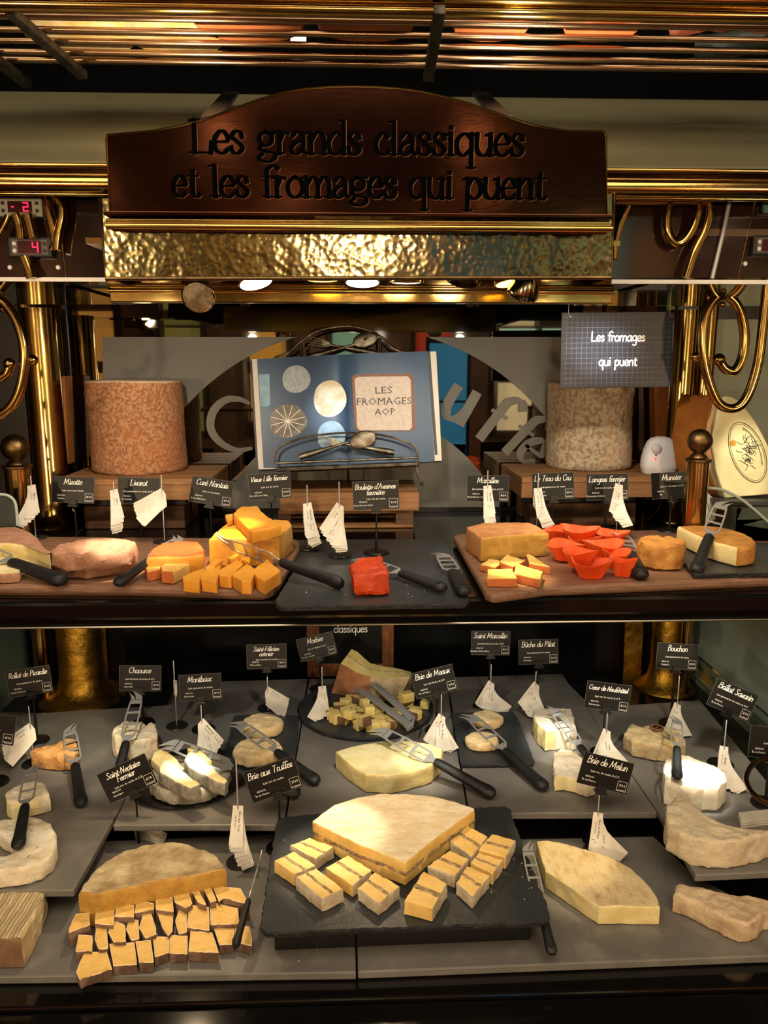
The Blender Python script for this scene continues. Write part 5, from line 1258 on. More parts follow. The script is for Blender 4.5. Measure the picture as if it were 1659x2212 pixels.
# round slate with Morbier and cubes
c = at_z(790, 1525, ZM+.0095); Rr = (at_z(936, 1525, ZM+.0095)-at_z(645, 1525, ZM+.0095)).length/2
P = [Vector((c.x+Rr*math.cos(a)*(1+.004*math.sin(9*a)), c.y+Rr*math.sin(a)*(1+.004*math.cos(11*a)), 0)) for a in [2*PI*i/110 for i in range(110)]]
mb = MB(); rows = [[Vector((p.x+(q-1)*(p.x-c.x), p.y+(q-1)*(p.y-c.y), z))+ (noise.noise_vector(p*80+Vector((0, 0, z*900)))*.0012 if 0 < j < 3 else Vector()) for p in P] for j, (q, z) in enumerate(((.985, ZM+.0006), (1.0, ZM+.003), (1.0, ZM+.007), (.985, ZM+.0095)))]
mb.add([p for r in rows for p in r], [tuple(range(109, -1, -1)), tuple(330+i for i in range(110))] + [(j*110+i, j*110+(i+1) % 110, (j+1)*110+(i+1) % 110, (j+1)*110+i) for j in range(3) for i in range(110)])
mb.m = [1, 0] + [1]*330
single('round_slate', mb, [SLT, SLTE], 'large round slate under the tall wedge and cheese cubes', 'slate')
zr = ZM+.0102
def bend_block(name, label, quad_bot, h, pm, rm, z, topq=None):
    pass
# tall wedge: rind wall on the left, cut face on top, ash vein through the top
A = [at_z(x, y, zr) for x, y in ((716, 1498), (810, 1524), (858, 1524), (882, 1500), (760, 1455))]
o = thing('tall_cheese_wedge', 'tall brown rinded cheese wedge with a dark vein across its yellow top', 'cheese', at_z(780, 1510, zr))
def quadY(p): return at_y(*p)
Yf, Yb_ = at_z(800, 1515, zr).y, at_z(800, 1515, zr).y+.062
# corner points by pixel on front (Yf) and back (Yb_) planes
fr_top = [(736, 1433), (750, 1440), (768, 1452), (792, 1460), (822, 1464), (855, 1464), (886, 1462)]
fr_bot = [(716, 1497), (742, 1502), (765, 1506), (790, 1511), (815, 1514), (840, 1514), (862, 1512)]
bk_top = [(760, 1402), (772, 1408), (785, 1420), (800, 1433), (830, 1440), (860, 1444), (888, 1452)]
FT = [at_y(x, y, Yf+.012*i/6) for i, (x, y) in enumerate(fr_top)]; FB = [Vector((at_z(x, y, zr).x, at_z(x, y, zr).y, zr)) for x, y in fr_bot]
BT = [at_y(x, y, Yb_) for x, y in bk_top]; BB = [Vector((p.x, p.y, zr)) for p in BT]
def gridpts(A, B, n):
    return [[a.lerp(b, j/n) for a, b in zip(A, B)] for j in range(n+1)]
def gridmesh(rows, amp=.0007, f=80):
    mb = MB(); m = len(rows[0])
    for r in rows:
        for p in r: mb.v.append(p + noise.noise_vector(p*f)*amp)
    mb.f = [(j*m+i, j*m+i+1, (j+1)*m+i+1, (j+1)*m+i) for j in range(len(rows)-1) for i in range(m-1)]; mb.m = [0]*len(mb.f); return mb
def dens(P): return [P[0]] + [P[i].lerp(P[i+1], k/4) for i in range(len(P)-1) for k in range(1, 5)]
FT, FB, BT, BB = dens(FT), dens(FB), dens(BT), dens(BB); hs = 13
part('rind_front', gridmesh(gridpts(FB[:hs+1], FT[:hs+1], 8)), TANR, o, smooth='all')
part('grey_rind', gridmesh(gridpts(FB[hs:], FT[hs:], 8)), M('pale_grey_rind', '#b3a184', '#9c8765', 40, .7, 0, .7, 90), o, smooth='all')
part('top_paste', gridmesh(gridpts(FT, BT, 8)), M('veined_paste', '#dcc888', '#d0ba74', 25, .5, sss=.2), o, smooth='all')
part('back_face', gridmesh(gridpts(BB, BT, 4)), TANR, o, smooth='all')
part('end_face', gridmesh([[FB[-1].lerp(FT[-1], j/4) .lerp(BB[-1].lerp(BT[-1], j/4), i/4) for i in range(5)] for j in range(5)]).add(*(lambda g: (g.v, g.f))(gridmesh([[FB[0].lerp(FT[0], j/4).lerp(BB[0].lerp(BT[0], j/4), i/4) for i in range(5)] for j in range(5)]))), MATS['pale_grey_rind'], o, smooth='all')
vp = [a.lerp(b, .52)+Vector((0, 0, .0008)) for a, b in zip(FT, BT)]
part('dark_vein', MB().tube(vp, .0011, 6), VEIN, o)
# cubes
rn = random.Random(11)
spots = [(733,1530,0),(745,1520,0),(757,1512,0),(772,1514,0),(788,1520,1),(727,1553,0),(742,1557,0),(755,1545,1),(770,1552,0),(783,1545,0),(797,1536,1),(812,1545,0),(800,1556,0),(826,1556,0),(776,1568,0),(788,1560,1),
         (806,1571,0),(830,1570,0),(846,1566,0),(842,1553,0),(762,1532,0),(748,1537,1),(815,1530,0),(777,1537,0),(866,1516,0),(878,1508,1),(882,1520,0),(895,1546,0),(900,1538,0),(918,1522,0),(712,1540,0),(720,1546,0),(855,1545,0),(858,1530,0)]
wordx = lambda v: 'far left' if v < 735 else 'left' if v < 765 else 'middle' if v < 800 else 'right' if v < 850 else 'far right'
wordy = lambda v: 'rear' if v < 1525 else 'second' if v < 1543 else 'third' if v < 1560 else 'front'
used = {}
for i, (x, y, lv) in enumerate(spots):
    s = rn.uniform(.0155, .020); z = zr+.0003+lv*.0205
    p = at_z(x, y+6, z)
    o = thing('cheese_cube', '', 'cheese', p, 'yellow cheese cubes on the round slate')
    Mx = Matrix.Translation(p) @ Matrix.Rotation(rn.uniform(-.8, .8), 4, 'Z') @ (Matrix.Rotation(rn.uniform(-.12, .12), 4, 'X') if lv else Matrix.Identity(4))
    lg = s*rn.uniform(1.0, 1.5)
    part('paste', MB().box(-lg/2, lg/2, -s/2+.0012, s/2, 0, s).xf(Mx), M('cube_paste', '#dcc884', '#cfb96e', 40, .5, sss=.2), o, bevel=.0012)
    part('rind', MB().box(-lg/2, lg/2, -s/2-.0005, -s/2+.0011, 0, s).xf(Mx), BRNR if i % 3 == 0 else MATS['cube_paste'], o, bevel=.0006)
    k = (wordy(y), wordx(x), lv); used[k] = used.get(k, 0)+1
    o['label'] = 'yellow cheese cube%s on the round slate, %s row, %s%s' % (' resting on others' if lv else '', k[0], k[1], ('', ', right of its neighbour', ', next but one', ', last of its cluster')[min(3, used[k]-1)])
# tongs
o = thing('serving_tongs', 'steel serving tongs lying over the cheese cubes', 'tongs', at_z(885, 1570, zr))
def arm(a, b, za, zb, nm):
    A = at_z(a[0], a[1], za); B = at_z(b[0], b[1], zb); P = smooth_curve([A, A.lerp(B, .15)+Vector((0, 0, .006)), A.lerp(B, .6)+Vector((0, 0, .004)), B], 5)
    side = (B-A).cross(Vector((0, 0, 1))).normalized(); mb = MB(); n = len(P); vs = []
    for i, p in enumerate(P):
        w_ = .0095 if i > 3 else .006+.001*i
        for k in range(7):
            t = k/6*PI; vs.append(p + side*(w_*math.cos(t)) + Vector((0, 0, .005*math.sin(t))))
        for k in range(7):
            t = PI-k/6*PI; vs.append(p + side*((w_-.001)*math.cos(t)) + Vector((0, 0, .005*math.sin(t)-.001)))
    fs = [(i*14+k, i*14+(k+1) % 14, (i+1)*14+(k+1) % 14, (i+1)*14+k) for i in range(n-1) for k in range(14)]
    part('arm', mb.add(vs, fs), CHR, o, smooth=True)
    for k in range(7):
        q = A.lerp(B, .01+.028*k)+side*.008
        part('tooth', MB().prism([q, q+(B-A).normalized()*.0022, q+(B-A).normalized()*.0011+side*.003+Vector((0, 0, -.002))], (0, 0, .001)), CHR, o)
arm((768, 1490), (885, 1568), zr+.032, zr+.030, 'arm'); arm((802, 1478), (893, 1556), zr+.040, zr+.034, 'arm')
part('hinge', MB().prism(zp([(866, 1562), (886, 1568), (897, 1556), (893, 1573), (880, 1582)], zr+.028), (0, 0, .010)), CHR, o, bevel=.002)
# brie with knife, centre
cheese('brie_wedge', 'pale yellow brie portion with the long knife lying on it', R3([(441, 170), (500, 148), (580, 128), (700, 112), (800, 106), (900, 108), (1000, 128), (1062, 150), (1052, 195), (1000, 245), (960, 262), (850, 292), (760, 308), (690, 305), (615, 300), (520, 240)]), zm, .036, PALE, M('brie_rind', '#d9d0a4', '#cbbf8a', 24, .6, 0, .4, 60), cut=(7, 8, 9, 10, 11, 12, 13, 14, 15), r=.004, amp=.0008, cutamp=.0012)
# slate with two small rounds on the right
plate('slate_board', A4([(68, 1050), (300, 1040), (640, 1035), (690, 1100), (780, 1320), (848, 1500), (835, 1525), (160, 1540), (110, 1300)]), ZM+.0075, .007, SLT, 'rectangular slate under the two small round cheeses on the right', 'slate', rough_edge=True)
round_cheese('small round cream cheese, rear one of two on the right slate', 1052, 1546, 35, zs, .018, MATS['soft_rind'], sy=.9, seed=5, dome=.001)
round_cheese('small round cream cheese under the knife, front one of two on the right slate', 1042, 1592, 36, zs, .020, MATS['soft_rind'], sy=.85, seed=9, dome=.001)
cheese('square_cheese', 'white square cheese melting at its cut corner under a bright lamp', A4([(835, 1010), (1000, 1000), (1190, 1000), (1225, 1100), (1250, 1210), (1180, 1235), (1060, 1215), (960, 1225), (880, 1160), (838, 1080)]), zm, .042, PALE, WHT, cut=(6, 7, 8), r=.005, amp=.0018, cutamp=.002)
cheese('heart_cheese', 'pale wrinkled cheese half hidden behind the card reading Brie de Melun', R4([(280, 190), (330, 172), (400, 172), (450, 200), (540, 290), (550, 370), (500, 385), (430, 360), (350, 345), (290, 350), (285, 270)]), zm, .030, IVORY, WHT, cut=(7, 8), r=.006, amp=.0018)
cheese('half_round_cheese', 'cream half cheese with a round brown stamp at the right', A5([(362, 1180), (410, 1105), (440, 1090), (490, 1120), (560, 1105), (640, 1105), (720, 1110), (800, 1130), (880, 1170), (915, 1220), (925, 1270), (830, 1290), (700, 1285), (560, 1270), (440, 1240)]), zm, .036, IVORY, M('stamped_rind', '#c7b48c', '#b39a6c', 22, .65, 0, .8, 70), cut=(), r=.008, amp=.0024)
q = at_z(1260+662/4.158, 1300+1135/4.158, zm+.0385)
o = thing('cheese_stamp', 'round brown stamped disc on the cream half cheese', 'stamp', q)
part('disc', MB().lathe([(.013, 0), (.0138, .001), (.0125, .0028), (.0105, .0018), (0, .0018)], q, 28), M('stamp_brown', '#8a6338', '#6b4a27', 60, .6, 0, .6, 120), o, smooth=True)
part('relief', MB().lathe([(.0095, 0), (.0095, .0012), (.0082, .0012), (.0082, 0)], q+Vector((0, 0, .0018)), 24).box(q.x-.004, q.x+.004, q.y-.0012, q.y+.0012, q.z+.0018, q.z+.003), MATS['stamp_brown'], o)
cheese('crumbly_cheese', 'bright white creamy cheese with a cut corner under the bright right lamp', R4([(985, 270), (1020, 225), (1080, 205), (1150, 205), (1230, 245), (1310, 275), (1385, 320), (1398, 370), (1340, 420), (1250, 415), (1190, 440), (1110, 420), (1000, 370)]), zm, .046, M('fresh_paste', '#f2efe2', '#e9e4d2', 30, .5, 0, .4, 120, sss=.3), WHT, cut=(6, 7, 8, 9, 10, 11, 12), r=.006, amp=.002, cutamp=.0015)
A_ = R4([(1145, 458), (1060, 475), (1010, 530), (1000, 600), (1020, 660), (1100, 710), (1190, 745), (1290, 768), (1400, 770), (1500, 758), (1600, 730), (1700, 700)])
B_ = R4([(1150, 462), (1170, 490), (1190, 520), (1215, 550), (1250, 580), (1290, 605), (1340, 630), (1400, 650), (1460, 668), (1530, 680), (1600, 682), (1700, 680)])
strip('brie_crescent', 'large white crescent shaped brie on the right tile', A_, B_, zm, .046, IVORY, M('crescent_rind', '#cfc0a2', '#b9a68a', 16, .7, 0, .7, 60, c3='#dcd2bc', s3=30), r=.006, amp=.002, cut=())
# tags lying at the right edge
# front row: half wheel
hp = R5([(455, 345), (480, 290), (540, 220), (630, 140), (720, 90), (820, 62), (920, 48), (1010, 45), (1100, 60), (1190, 90), (1260, 130), (1305, 190), (1345, 292)])
hp = R5([(452, 340), (478, 290), (535, 222), (625, 148), (715, 98), (815, 68), (915, 52), (1005, 48), (1095, 62), (1185, 90), (1255, 132), (1300, 188), (1308, 205), (1180, 232), (1000, 265), (860, 280), (740, 312), (600, 348), (520, 352)])
cheese('half_wheel_cheese', 'big half wheel with mottled grey rind and yellow cut face at the front left', hp, zf, .056, AMB, GRYR, cut=(12, 13, 14, 15, 16, 17, 18), r=.006, amp=.0016, freq=50)
SQ = lambda p: Z(p, 130, 1900, 3.858)
rowsq = {'rear': [[(945,88),(1063,98),(1098,200),(1052,238),(960,188)], [(1090,85),(1152,95),(1216,212),(1152,190)], [(1193,58),(1258,77),(1298,178),(1252,188)], [(1273,48),(1500,80),(1570,205),(1350,150),(1325,185)]],
 'second': [[(130,292),(238,278),(245,378),(75,443),(82,400)], [(308,198),(452,218),(440,378),(292,368)], [(482,183),(612,218),(612,310),(458,310)], [(642,175),(778,203),(778,246),(624,278)], [(802,148),(932,153),(942,268),(800,250)]],
 'third': [[(157,462),(266,472),(262,598),(132,598)], [(303,403),(383,408),(396,573),(327,583),(292,500)], [(442,338),(538,383),(545,518),(452,523),(403,440)], [(577,323),(648,343),(655,493),(597,508),(553,420)],
           [(702,258),(753,273),(795,408),(798,462),(712,488),(662,400)], [(805,255),(938,282),(932,430),(903,466),(855,400)], [(992,248),(1053,263),(1053,438),(992,452),(962,350)], [(1077,213),(1236,232),(1242,426),(1064,398)], [(1253,190),(1478,242),(1490,372),(1258,376)]],
 'front': [[(202,612),(383,603),(430,748),(168,832),(138,770)], [(412,538),(616,528),(636,708),(448,718)], [(632,518),(752,508),(776,688),(662,693)], [(777,478),(907,483),(902,608),(792,648)], [(918,470),(1057,473),(1057,622),(914,618)],
           [(1088,434),(1262,444),(1318,608),(1074,598)], [(1280,393),(1452,386),(1436,542),(1328,543)], [(1466,384),(1572,393),(1590,480),(1598,555),(1452,512)]]}
ordn = ['leftmost', 'second from the left', 'third from the left', 'fourth from the left', 'fifth from the left', 'sixth from the left', 'seventh from the left', 'eighth from the left', 'rightmost']
for rk, (rname, qs) in enumerate(rowsq.items()):
    for i, q in enumerate(qs):
        lb = 'rightmost' if i == len(qs)-1 else ordn[i]
        ht = (.0275, .0245, .0175, .0135)[rk] + .001*((i*7+rk*3) % 3)
        mx_, my_ = sum(a for a, b in q)/len(q), sum(b for a, b in q)/len(q); q = [(mx_+(a-mx_)*1.035, my_+(b-my_)*1.03) for a, b in q]
        steep = rname == 'third' and i in (2, 3, 4, 5, 6)
        cutset = () if True else ()
        o = cheese('cheese_slice', 'yellow slice with brown rind before the half wheel, %s row, %s' % (rname, lb), SQ(q), zf+.0002, ht, YELP, SNR, cut=((1,) if i % 3 == 0 else ()), top='c', r=.0014, cat='cheese', group='slices before the front half wheel', step=.006, amp=.001, freq=90, cutamp=.0006)
        T = zp(SQ(q), zf+.0002+ht-.0004); cT = sum(T, Vector())/len(T); T = [p.lerp(cT, .03) for p in T]
        D = [a.lerp(b, k/4)+noise.noise_vector(a.lerp(b, k/4)*130)*.0006 for a, b in zip(T, T[1:]+T[:1]) for k in range(4)]
        part('pale_rim', MB().tube(D, .0008, 5, closed=True), M('pale_rim', '#e3cba4', None, rough=.6), o, smooth=True)
# bloomy square at front left
o = cheese('square_cheese', 'thick ridged cream cheese block at the front left edge', R5([(-60, 305), (0, 300), (120, 295), (248, 292), (262, 320), (200, 470), (122, 608), (0, 612), (-60, 612)]), zf, .046, M('ridged_cut', '#7d6248', '#6b5038', 30, .6, 0, .5, 60), M('ridged_rind', '#d3c19a', '#c4ae84', 2.6, .6, 0, .6, 7, tex='wave', btex='wave', stretch=(8, 1, 1)), cut=(6, 7), r=.004, amp=.0014)  # brown on the cream front side is painted-in shade
# truffle brie
zt = ZT+.0012
tb = R3([(307, 570), (360, 528), (430, 478), (560, 435), (700, 412), (850, 412), (1000, 425), (1120, 455), (1243, 495), (1245, 510), (1100, 612), (970, 712), (845, 815), (720, 762), (590, 715), (450, 648), (312, 580)])
o = cheese('brie_wedge', 'large brie quarter with a truffle layer on the front slate', tb, zt, .038, M('truffle_paste', '#e3c27a', '#d9b263', 20, .5, 0, .3, 80, sss=.2), M('truffle_brie_rind', '#e6dcc4', '#d8c8a6', 22, .6, 0, .5, 70, stretch=(1, 2.5, 1), c3='#bfa982', s3=70), cut=(9, 10, 11, 12, 13, 14, 15, 16), r=.003, amp=.0007, cutamp=.0012)
P = zp(tb, zt+.038); n = len(P); cc = sum(P, Vector())/n; mb = MB()
rows = []
for z_, k in ((zt+.0165, 1.0), (zt+.0175, 1.006), (zt+.0215, 1.006), (zt+.0225, 1.0)):
    r_ = []
    for i in range(8, n+1):
        a, b = P[i % n], P[(i+1) % n]
        for j in range(8):
            p = a.lerp(b, j/8); r_.append(Vector((cc.x+(p.x-cc.x)*k, cc.y+(p.y-cc.y)*k, z_))+noise.noise_vector(p*150)*.0006)
        if i == n: break
    rows.append(r_)
m = len(rows[0]); mb.add([p for r in rows for p in r], [(j*m+i, j*m+i+1, (j+1)*m+i+1, (j+1)*m+i) for j in range(3) for i in range(m-9)])
part('truffle_layer', mb, TRUF, o, smooth='all')
TPC = [([(178, 712), (290, 668), (430, 718), (330, 790)], 'rear piece left of the large brie', 1), ([(88, 800), (200, 748), (326, 828), (205, 878)], 'farthest left piece', 1), ([(210, 893), (330, 843), (486, 963), (360, 1018)], 'front left piece', 1),
       ([(385, 840), (510, 768), (650, 853), (540, 945)], 'piece touching the brie tip on the left', 1), ([(570, 958), (670, 865), (812, 948), (690, 1045)], 'front centre piece', 1), ([(838, 1030), (950, 858), (1086, 933), (1002, 1075)], 'front right single piece', 1),
       ([(1105, 685), (1205, 600), (1320, 660), (1230, 776)], 'topmost piece right of the brie', 0), ([(1268, 735), (1345, 645), (1482, 683), (1425, 780)], 'far right piece', 0), ([(975, 830), (1100, 740), (1210, 790), (1132, 885)], 'piece against the right brie face', 0),
       ([(1222, 812), (1272, 752), (1408, 798), (1352, 876)], 'right lower piece', 0), ([(1140, 925), (1205, 828), (1332, 888), (1232, 1005)], 'crumpled lower right piece', 1)]
for i, (q, nm, ax_) in enumerate(TPC):
    ht = .019+.0012*(i % 3)
    qq = R3(q)
    o = cheese('cheese_slice', 'brie piece with truffle stripe on the slate, ' + nm, qq, zt, ht, MATS['truffle_paste'], M('white_side_rind', '#d8ccb4', '#b9a88c', 30, .7, 0, .7, 90), cut=(1, 3) if i % 2 else (1,), top='c', r=.0015, group='truffle brie pieces on the slate', step=.005, amp=.001, freq=90)
    T = zp(qq, zt+ht+.0005)
    a0, a1 = T[0].lerp(T[3], .5), T[1].lerp(T[2], .5)
    if i in (6, 7, 8, 9, 10): a0, a1 = T[0].lerp(T[1], .5), T[3].lerp(T[2], .5); sidev = (T[1]-T[0]).normalized()
    else: a0, a1 = T[0].lerp(T[1], .5), T[3].lerp(T[2], .5); sidev = (T[1]-T[0]).normalized()
    mb = MB(); n = 12; wv = (T[1]-T[0]).length*.085; vs = []
    for k in range(n+1):
        p = a0.lerp(a1, .03+.94*k/n)+noise.noise_vector(a0.lerp(a1, k/n)*120)*.001; p.z = T[0].z
        for s_ in (-1, -.5, .5, 1): vs.append(p+sidev*(s_*wv*(1+.3*noise.noise(p*200+Vector((s_, 0, 0)))))+Vector((0, 0, -.0009 if abs(s_) == 1 else .0002)))
    part('truffle_stripe', mb.add(vs, [(k*4+j, k*4+j+1, (k+1)*4+j+1, (k+1)*4+j) for k in range(n) for j in range(3)]), TRUF, o, smooth='all')
# brie de Melun half and right front piece
cheese('brie_half', 'flat brie half with brown marked golden rind at the front right', R4([(176, 762), (240, 757), (310, 766), (450, 800), (580, 838), (700, 888), (790, 945), (860, 1008), (910, 1060), (945, 1115), (968, 1183), (850, 1186), (720, 1180), (575, 1182), (480, 1120), (350, 1030), (235, 955), (200, 860)]), zf, .030, PALE, M('melun_rind', '#d8c49a', '#bf9a66', 34, .6, 0, .6, 60, lo=.48, hi=.7, stretch=(2.5, 1, 1)), cut=(10, 11, 12, 13, 14, 15, 16, 17), r=.003, amp=.001)
R7 = lambda p: Z(p, 1130, 1860, 3.136)
cheese('cheese_wedge', 'long white rinded cheese wedge at the front right edge', R7([(1022, 215), (1035, 165), (1060, 145), (1120, 158), (1200, 172), (1300, 195), (1400, 225), (1500, 225), (1580, 240), (1700, 275), (1720, 330), (1640, 345), (1590, 400), (1540, 425), (1470, 420), (1420, 400), (1300, 345), (1150, 270)]), zf, .032, PALE, M('long_wedge_rind', '#c9b392', '#a98d6e', 16, .7, 0, .8, 50, c3='#d9c8ac', s3=26), cut=(), r=.005, amp=.0018)

# ================================================================== cards on stands
def card(lines, sub, region, score, c2, ang, base, z, label, clip=True, grey=False, yaw=0, tilt=9, sz=1.0, second='RÉGION'):
    Y = at_z(base[0], base[1], z).y
    c = at_y(c2[0], c2[1], Y-.004); t = math.radians(tilt)
    Rm = Matrix(((1, 0, 0, 0), (0, math.sin(t), -math.cos(t), 0), (0, math.cos(t), math.sin(t), 0), (0, 0, 0, 1)))
    Mx = Matrix.Translation(c) @ Matrix.Rotation(math.radians(yaw), 4, 'Z') @ Rm @ Matrix.Rotation(math.radians(ang), 4, 'Z')
    W, H = .0875*sz, .0545*sz
    foot = Mx @ Vector((0, -H/2, -.003)); b = Vector((foot.x, foot.y+.004, z))
    o = thing('cheese_card', label, 'card', b, None)
    part('board', MB().box(-W/2, W/2, -H/2, H/2, -.0009, 0).xf(Mx), CARD, o)
    bd = .0006; mb = MB()
    mb.box(-W/2, W/2, H/2-bd, H/2, -.0009, .0002).box(-W/2, W/2, -H/2, -H/2+bd, -.0009, .0002).box(-W/2, -W/2+bd, -H/2, H/2, -.0009, .0002).box(W/2-bd, W/2, -H/2, H/2, -.0009, .0002)
    part('edge', mb.xf(Mx), CARDE, o)
    wm = MB(); nl = len(lines)
    for i, ln in enumerate(lines):
        _, tot = lettering(ln, 'cursive'); v = H*.20 if nl == 1 else (H*.22 if i == 0 else H*.02)
        xh = min(W*.88/tot, .0066 if nl == 1 else .0056)
        stroke_mesh(wm, ln, 'cursive', Mx @ Matrix.Translation((-.001, v, 0)), xh*tot, .00105, .0007, slant=.22, h=.0004)
    part('title', wm, CHALK, o)
    sm = MB()
    text(sm, sub, .0052, Mx, 0, -H*.06 if nl == 1 else -H*.15)
    text(sm, second, .0040, Mx, -W*.28, -H*.24); text(sm, region, .0046, Mx, -W*.28, -H*.36)
    text(sm, score[0]+'/'+score[1], .0062, Mx, W*.375, -H*.30); text(sm, 'PUISSANCE', .0026, Mx, W*.375, -H*.42)
    x0, x1, y0, y1 = W*.28, W*.465, -H*.44, -H*.13
    for a in ((x0, x1, y1-.0004, y1), (x0, x1, y0, y0+.0004), (x0, x0+.0004, y0, y1), (x1-.0004, x1, y0, y1)): sm.box(*a, 0, .0003) if False else sm.add([Mx @ Vector(p) for p in ((a[0], a[2], .0004), (a[1], a[2], .0004), (a[1], a[3], .0004), (a[0], a[3], .0004))], [(0, 1, 2, 3)])
    part('small_print', sm, CHALK, o)
    part('clip', MB().box(-.008, .008, -H/2-.004, -H/2+.0065, .0006, .0042).box(-.0105, .0105, -H/2-.008, -H/2-.004, -.006, .005).box(-.008, .008, -H/2-.004, -H/2+.0065, -.0052, -.0014).xf(Mx), BLK, o, bevel=.0006)
    zt_ = foot.z-.007
    hgt = zt_-z
    part('pole', MB().lathe([(.0028, .004), (.0028, hgt*.55), (.0018, hgt*.56), (.0016, hgt)], b, 12), BLK, o, smooth=True)
    part('base', MB().lathe([(.0235, 0), (.0245, .001), (.0235, .0028), (.004, .004), (0, .004)], b, 36), BLK, o, smooth=True)
    return o
LP = 'Lait pasteurisé de vache'; LC = 'Lait cru de vache'; LT = 'Lait thermisé de vache'
US = ZS+.0006; UM = ZS+.0086; UF = ZS+.0165
card(['Mizotte'], 'Lait pasteurisé Vache', 'Vendée', ('8', '10'), (158, 1058), -2, (165, 1166), US, 'black card reading Mizotte, leftmost on the upper shelf')
card(['Livarot'], LP+' A.O.P.', 'Normandie', ('7', '10'), (300, 1060), -2, (305, 1166), US, 'black card reading Livarot below the orange cheese wheel')
card(['Curé Nantais'], LC, 'Loire Atlantique', ('6', '10'), (457, 1062), -9, (458, 1166), US, 'black card reading Curé Nantais tilted down to the right')
card(['Vieux Lille fermier'], LC, 'Nord-Pas-de-Calais', ('10', '10'), (583, 1050), 4, (585, 1166), US, 'card reading Vieux Lille fermier left of the book stand')
card(["Boulette d'Avesnes", 'fermière'], LC, 'Nord-Pas-de-Calais', ('9', '10'), (812, 1070), 2, (812, 1193), UM, "card reading Boulette d'Avesnes fermière behind the red chunk")
card(['Maroilles'], LP+' A.O.P.', 'Nord-Pas-de-Calais', ('8', '10'), (1054, 1055), -1, (1054, 1166), US, 'card reading Maroilles behind the square orange block')
card(['Le Trou du Cru'], LP, 'Bourgogne', ('5', '10'), (1195, 1050), 2, (1195, 1147), ZU+.0006, 'black card reading Le Trou du Cru behind the orange cups')
card(['Langres fermier'], LC+' A.O.P.', 'Champagne-Ardenne', ('7', '10'), (1312, 1052), 1, (1305, 1147), ZU+.0006, 'black card reading Langres fermier below the grey cheese wheel')
card(['Munster'], LC+' A.O.P.', 'Est', ('8', '10'), (1452, 1048), 3, (1452, 1146), ZU+.0006, 'black card reading Munster, rightmost on the upper shelf')
mz = ZM+.0006; ds = ZM+.0083
card(['Pont'], LC, 'Picardie', ('4', '10'), (-20, 1572), -9, (-15, 1690), mz, 'black card cut by the left picture edge')
card(['Rollot de Picardie'], LP, 'Hauts de France', ('8', '10'), (63, 1472), 8, (85, 1600), mz, 'black card reading Rollot de Picardie at the left')
card(['Chaource'], LT+' A.O.P.', 'Grand Est', ('4', '10'), (303, 1465), -1, (310, 1562), mz, 'black card reading Chaource behind the split drum cheese')
card(['Montbriac'], LP, 'Haut Loire', ('3', '10'), (433, 1484), 3, (435, 1575), mz, 'black card reading Montbriac right of the bare tag spike')
card(['Saint-Félicien', 'crémier'], LT, 'Rhône-Alpes', ('4', '10'), (576, 1418), 1, (575, 1530), mz, 'black card reading Saint-Félicien crémier')
card(['Morbier'], 'Lait cru Vache A.O.P.', 'Franche Comté', ('5', '10'), (684, 1397), 13, (690, 1488), mz, 'tilted card reading Morbier before the framed chalkboard')
card(['Brie de Meaux'], 'Lait cru Vache A.O.P.', 'Île de France', ('5', '10'), (938, 1472), 13, (938, 1578), mz, 'tilted card reading Brie de Meaux right of the cubes')
card(['Saint Marcellin'], LT+' I.G.P.', 'Auvergne Rhône-Alpes', ('4', '10'), (1060, 1389), -1, (1055, 1514), mz, 'black card reading Saint Marcellin')
card(['Bûche du Pilat'], LP, 'Auvergne', ('3', '10'), (1163, 1408), 1, (1160, 1532), mz, 'black card reading Bûche du Pilat')
card(['Cœur de Neufchâtel'], LC+' A.O.P.', 'Normandie', ('5', '10'), (1313, 1505), -8, (1315, 1626), mz, 'black card reading Cœur de Neufchâtel')
card(['Bouchon'], LP, 'Périgord', ('4', '10'), (1463, 1418), -4, (1470, 1562), mz, 'black card reading Bouchon before the right brass column')
card(['Brillat Savarin'], LP+' A.O.P.', 'Île de France', ('2', '10'), (1583, 1512), -24, (1580, 1650), mz, 'steeply tilted card reading Brillat Savarin at the right')
card(['Saint-Nectaire', 'Fermier'], LC+' A.O.P.', 'Auvergne', ('6', '10'), (275, 1682), 24, (290, 1835), ZB+.001, 'steeply tilted grey looking card reading Saint-Nectaire Fermier')
card(['Brie aux Truffes'], LC, 'Île de France', ('3', '10'), (590, 1684), 18, (590, 1832), ZF+.0006, 'black card reading Brie aux Truffes behind the front slate')
card(['Brie de Melun'], LC+' A.O.P.', 'Île de France', ('7', '10'), (1308, 1670), -15, (1303, 1815), ZF+.0006, 'black card reading Brie de Melun at the right')
card(['Île'], LC, 'Île de France', ('3', '10'), (1672, 1605), -6, (1680, 1735), mz, 'black card cut by the right picture edge')

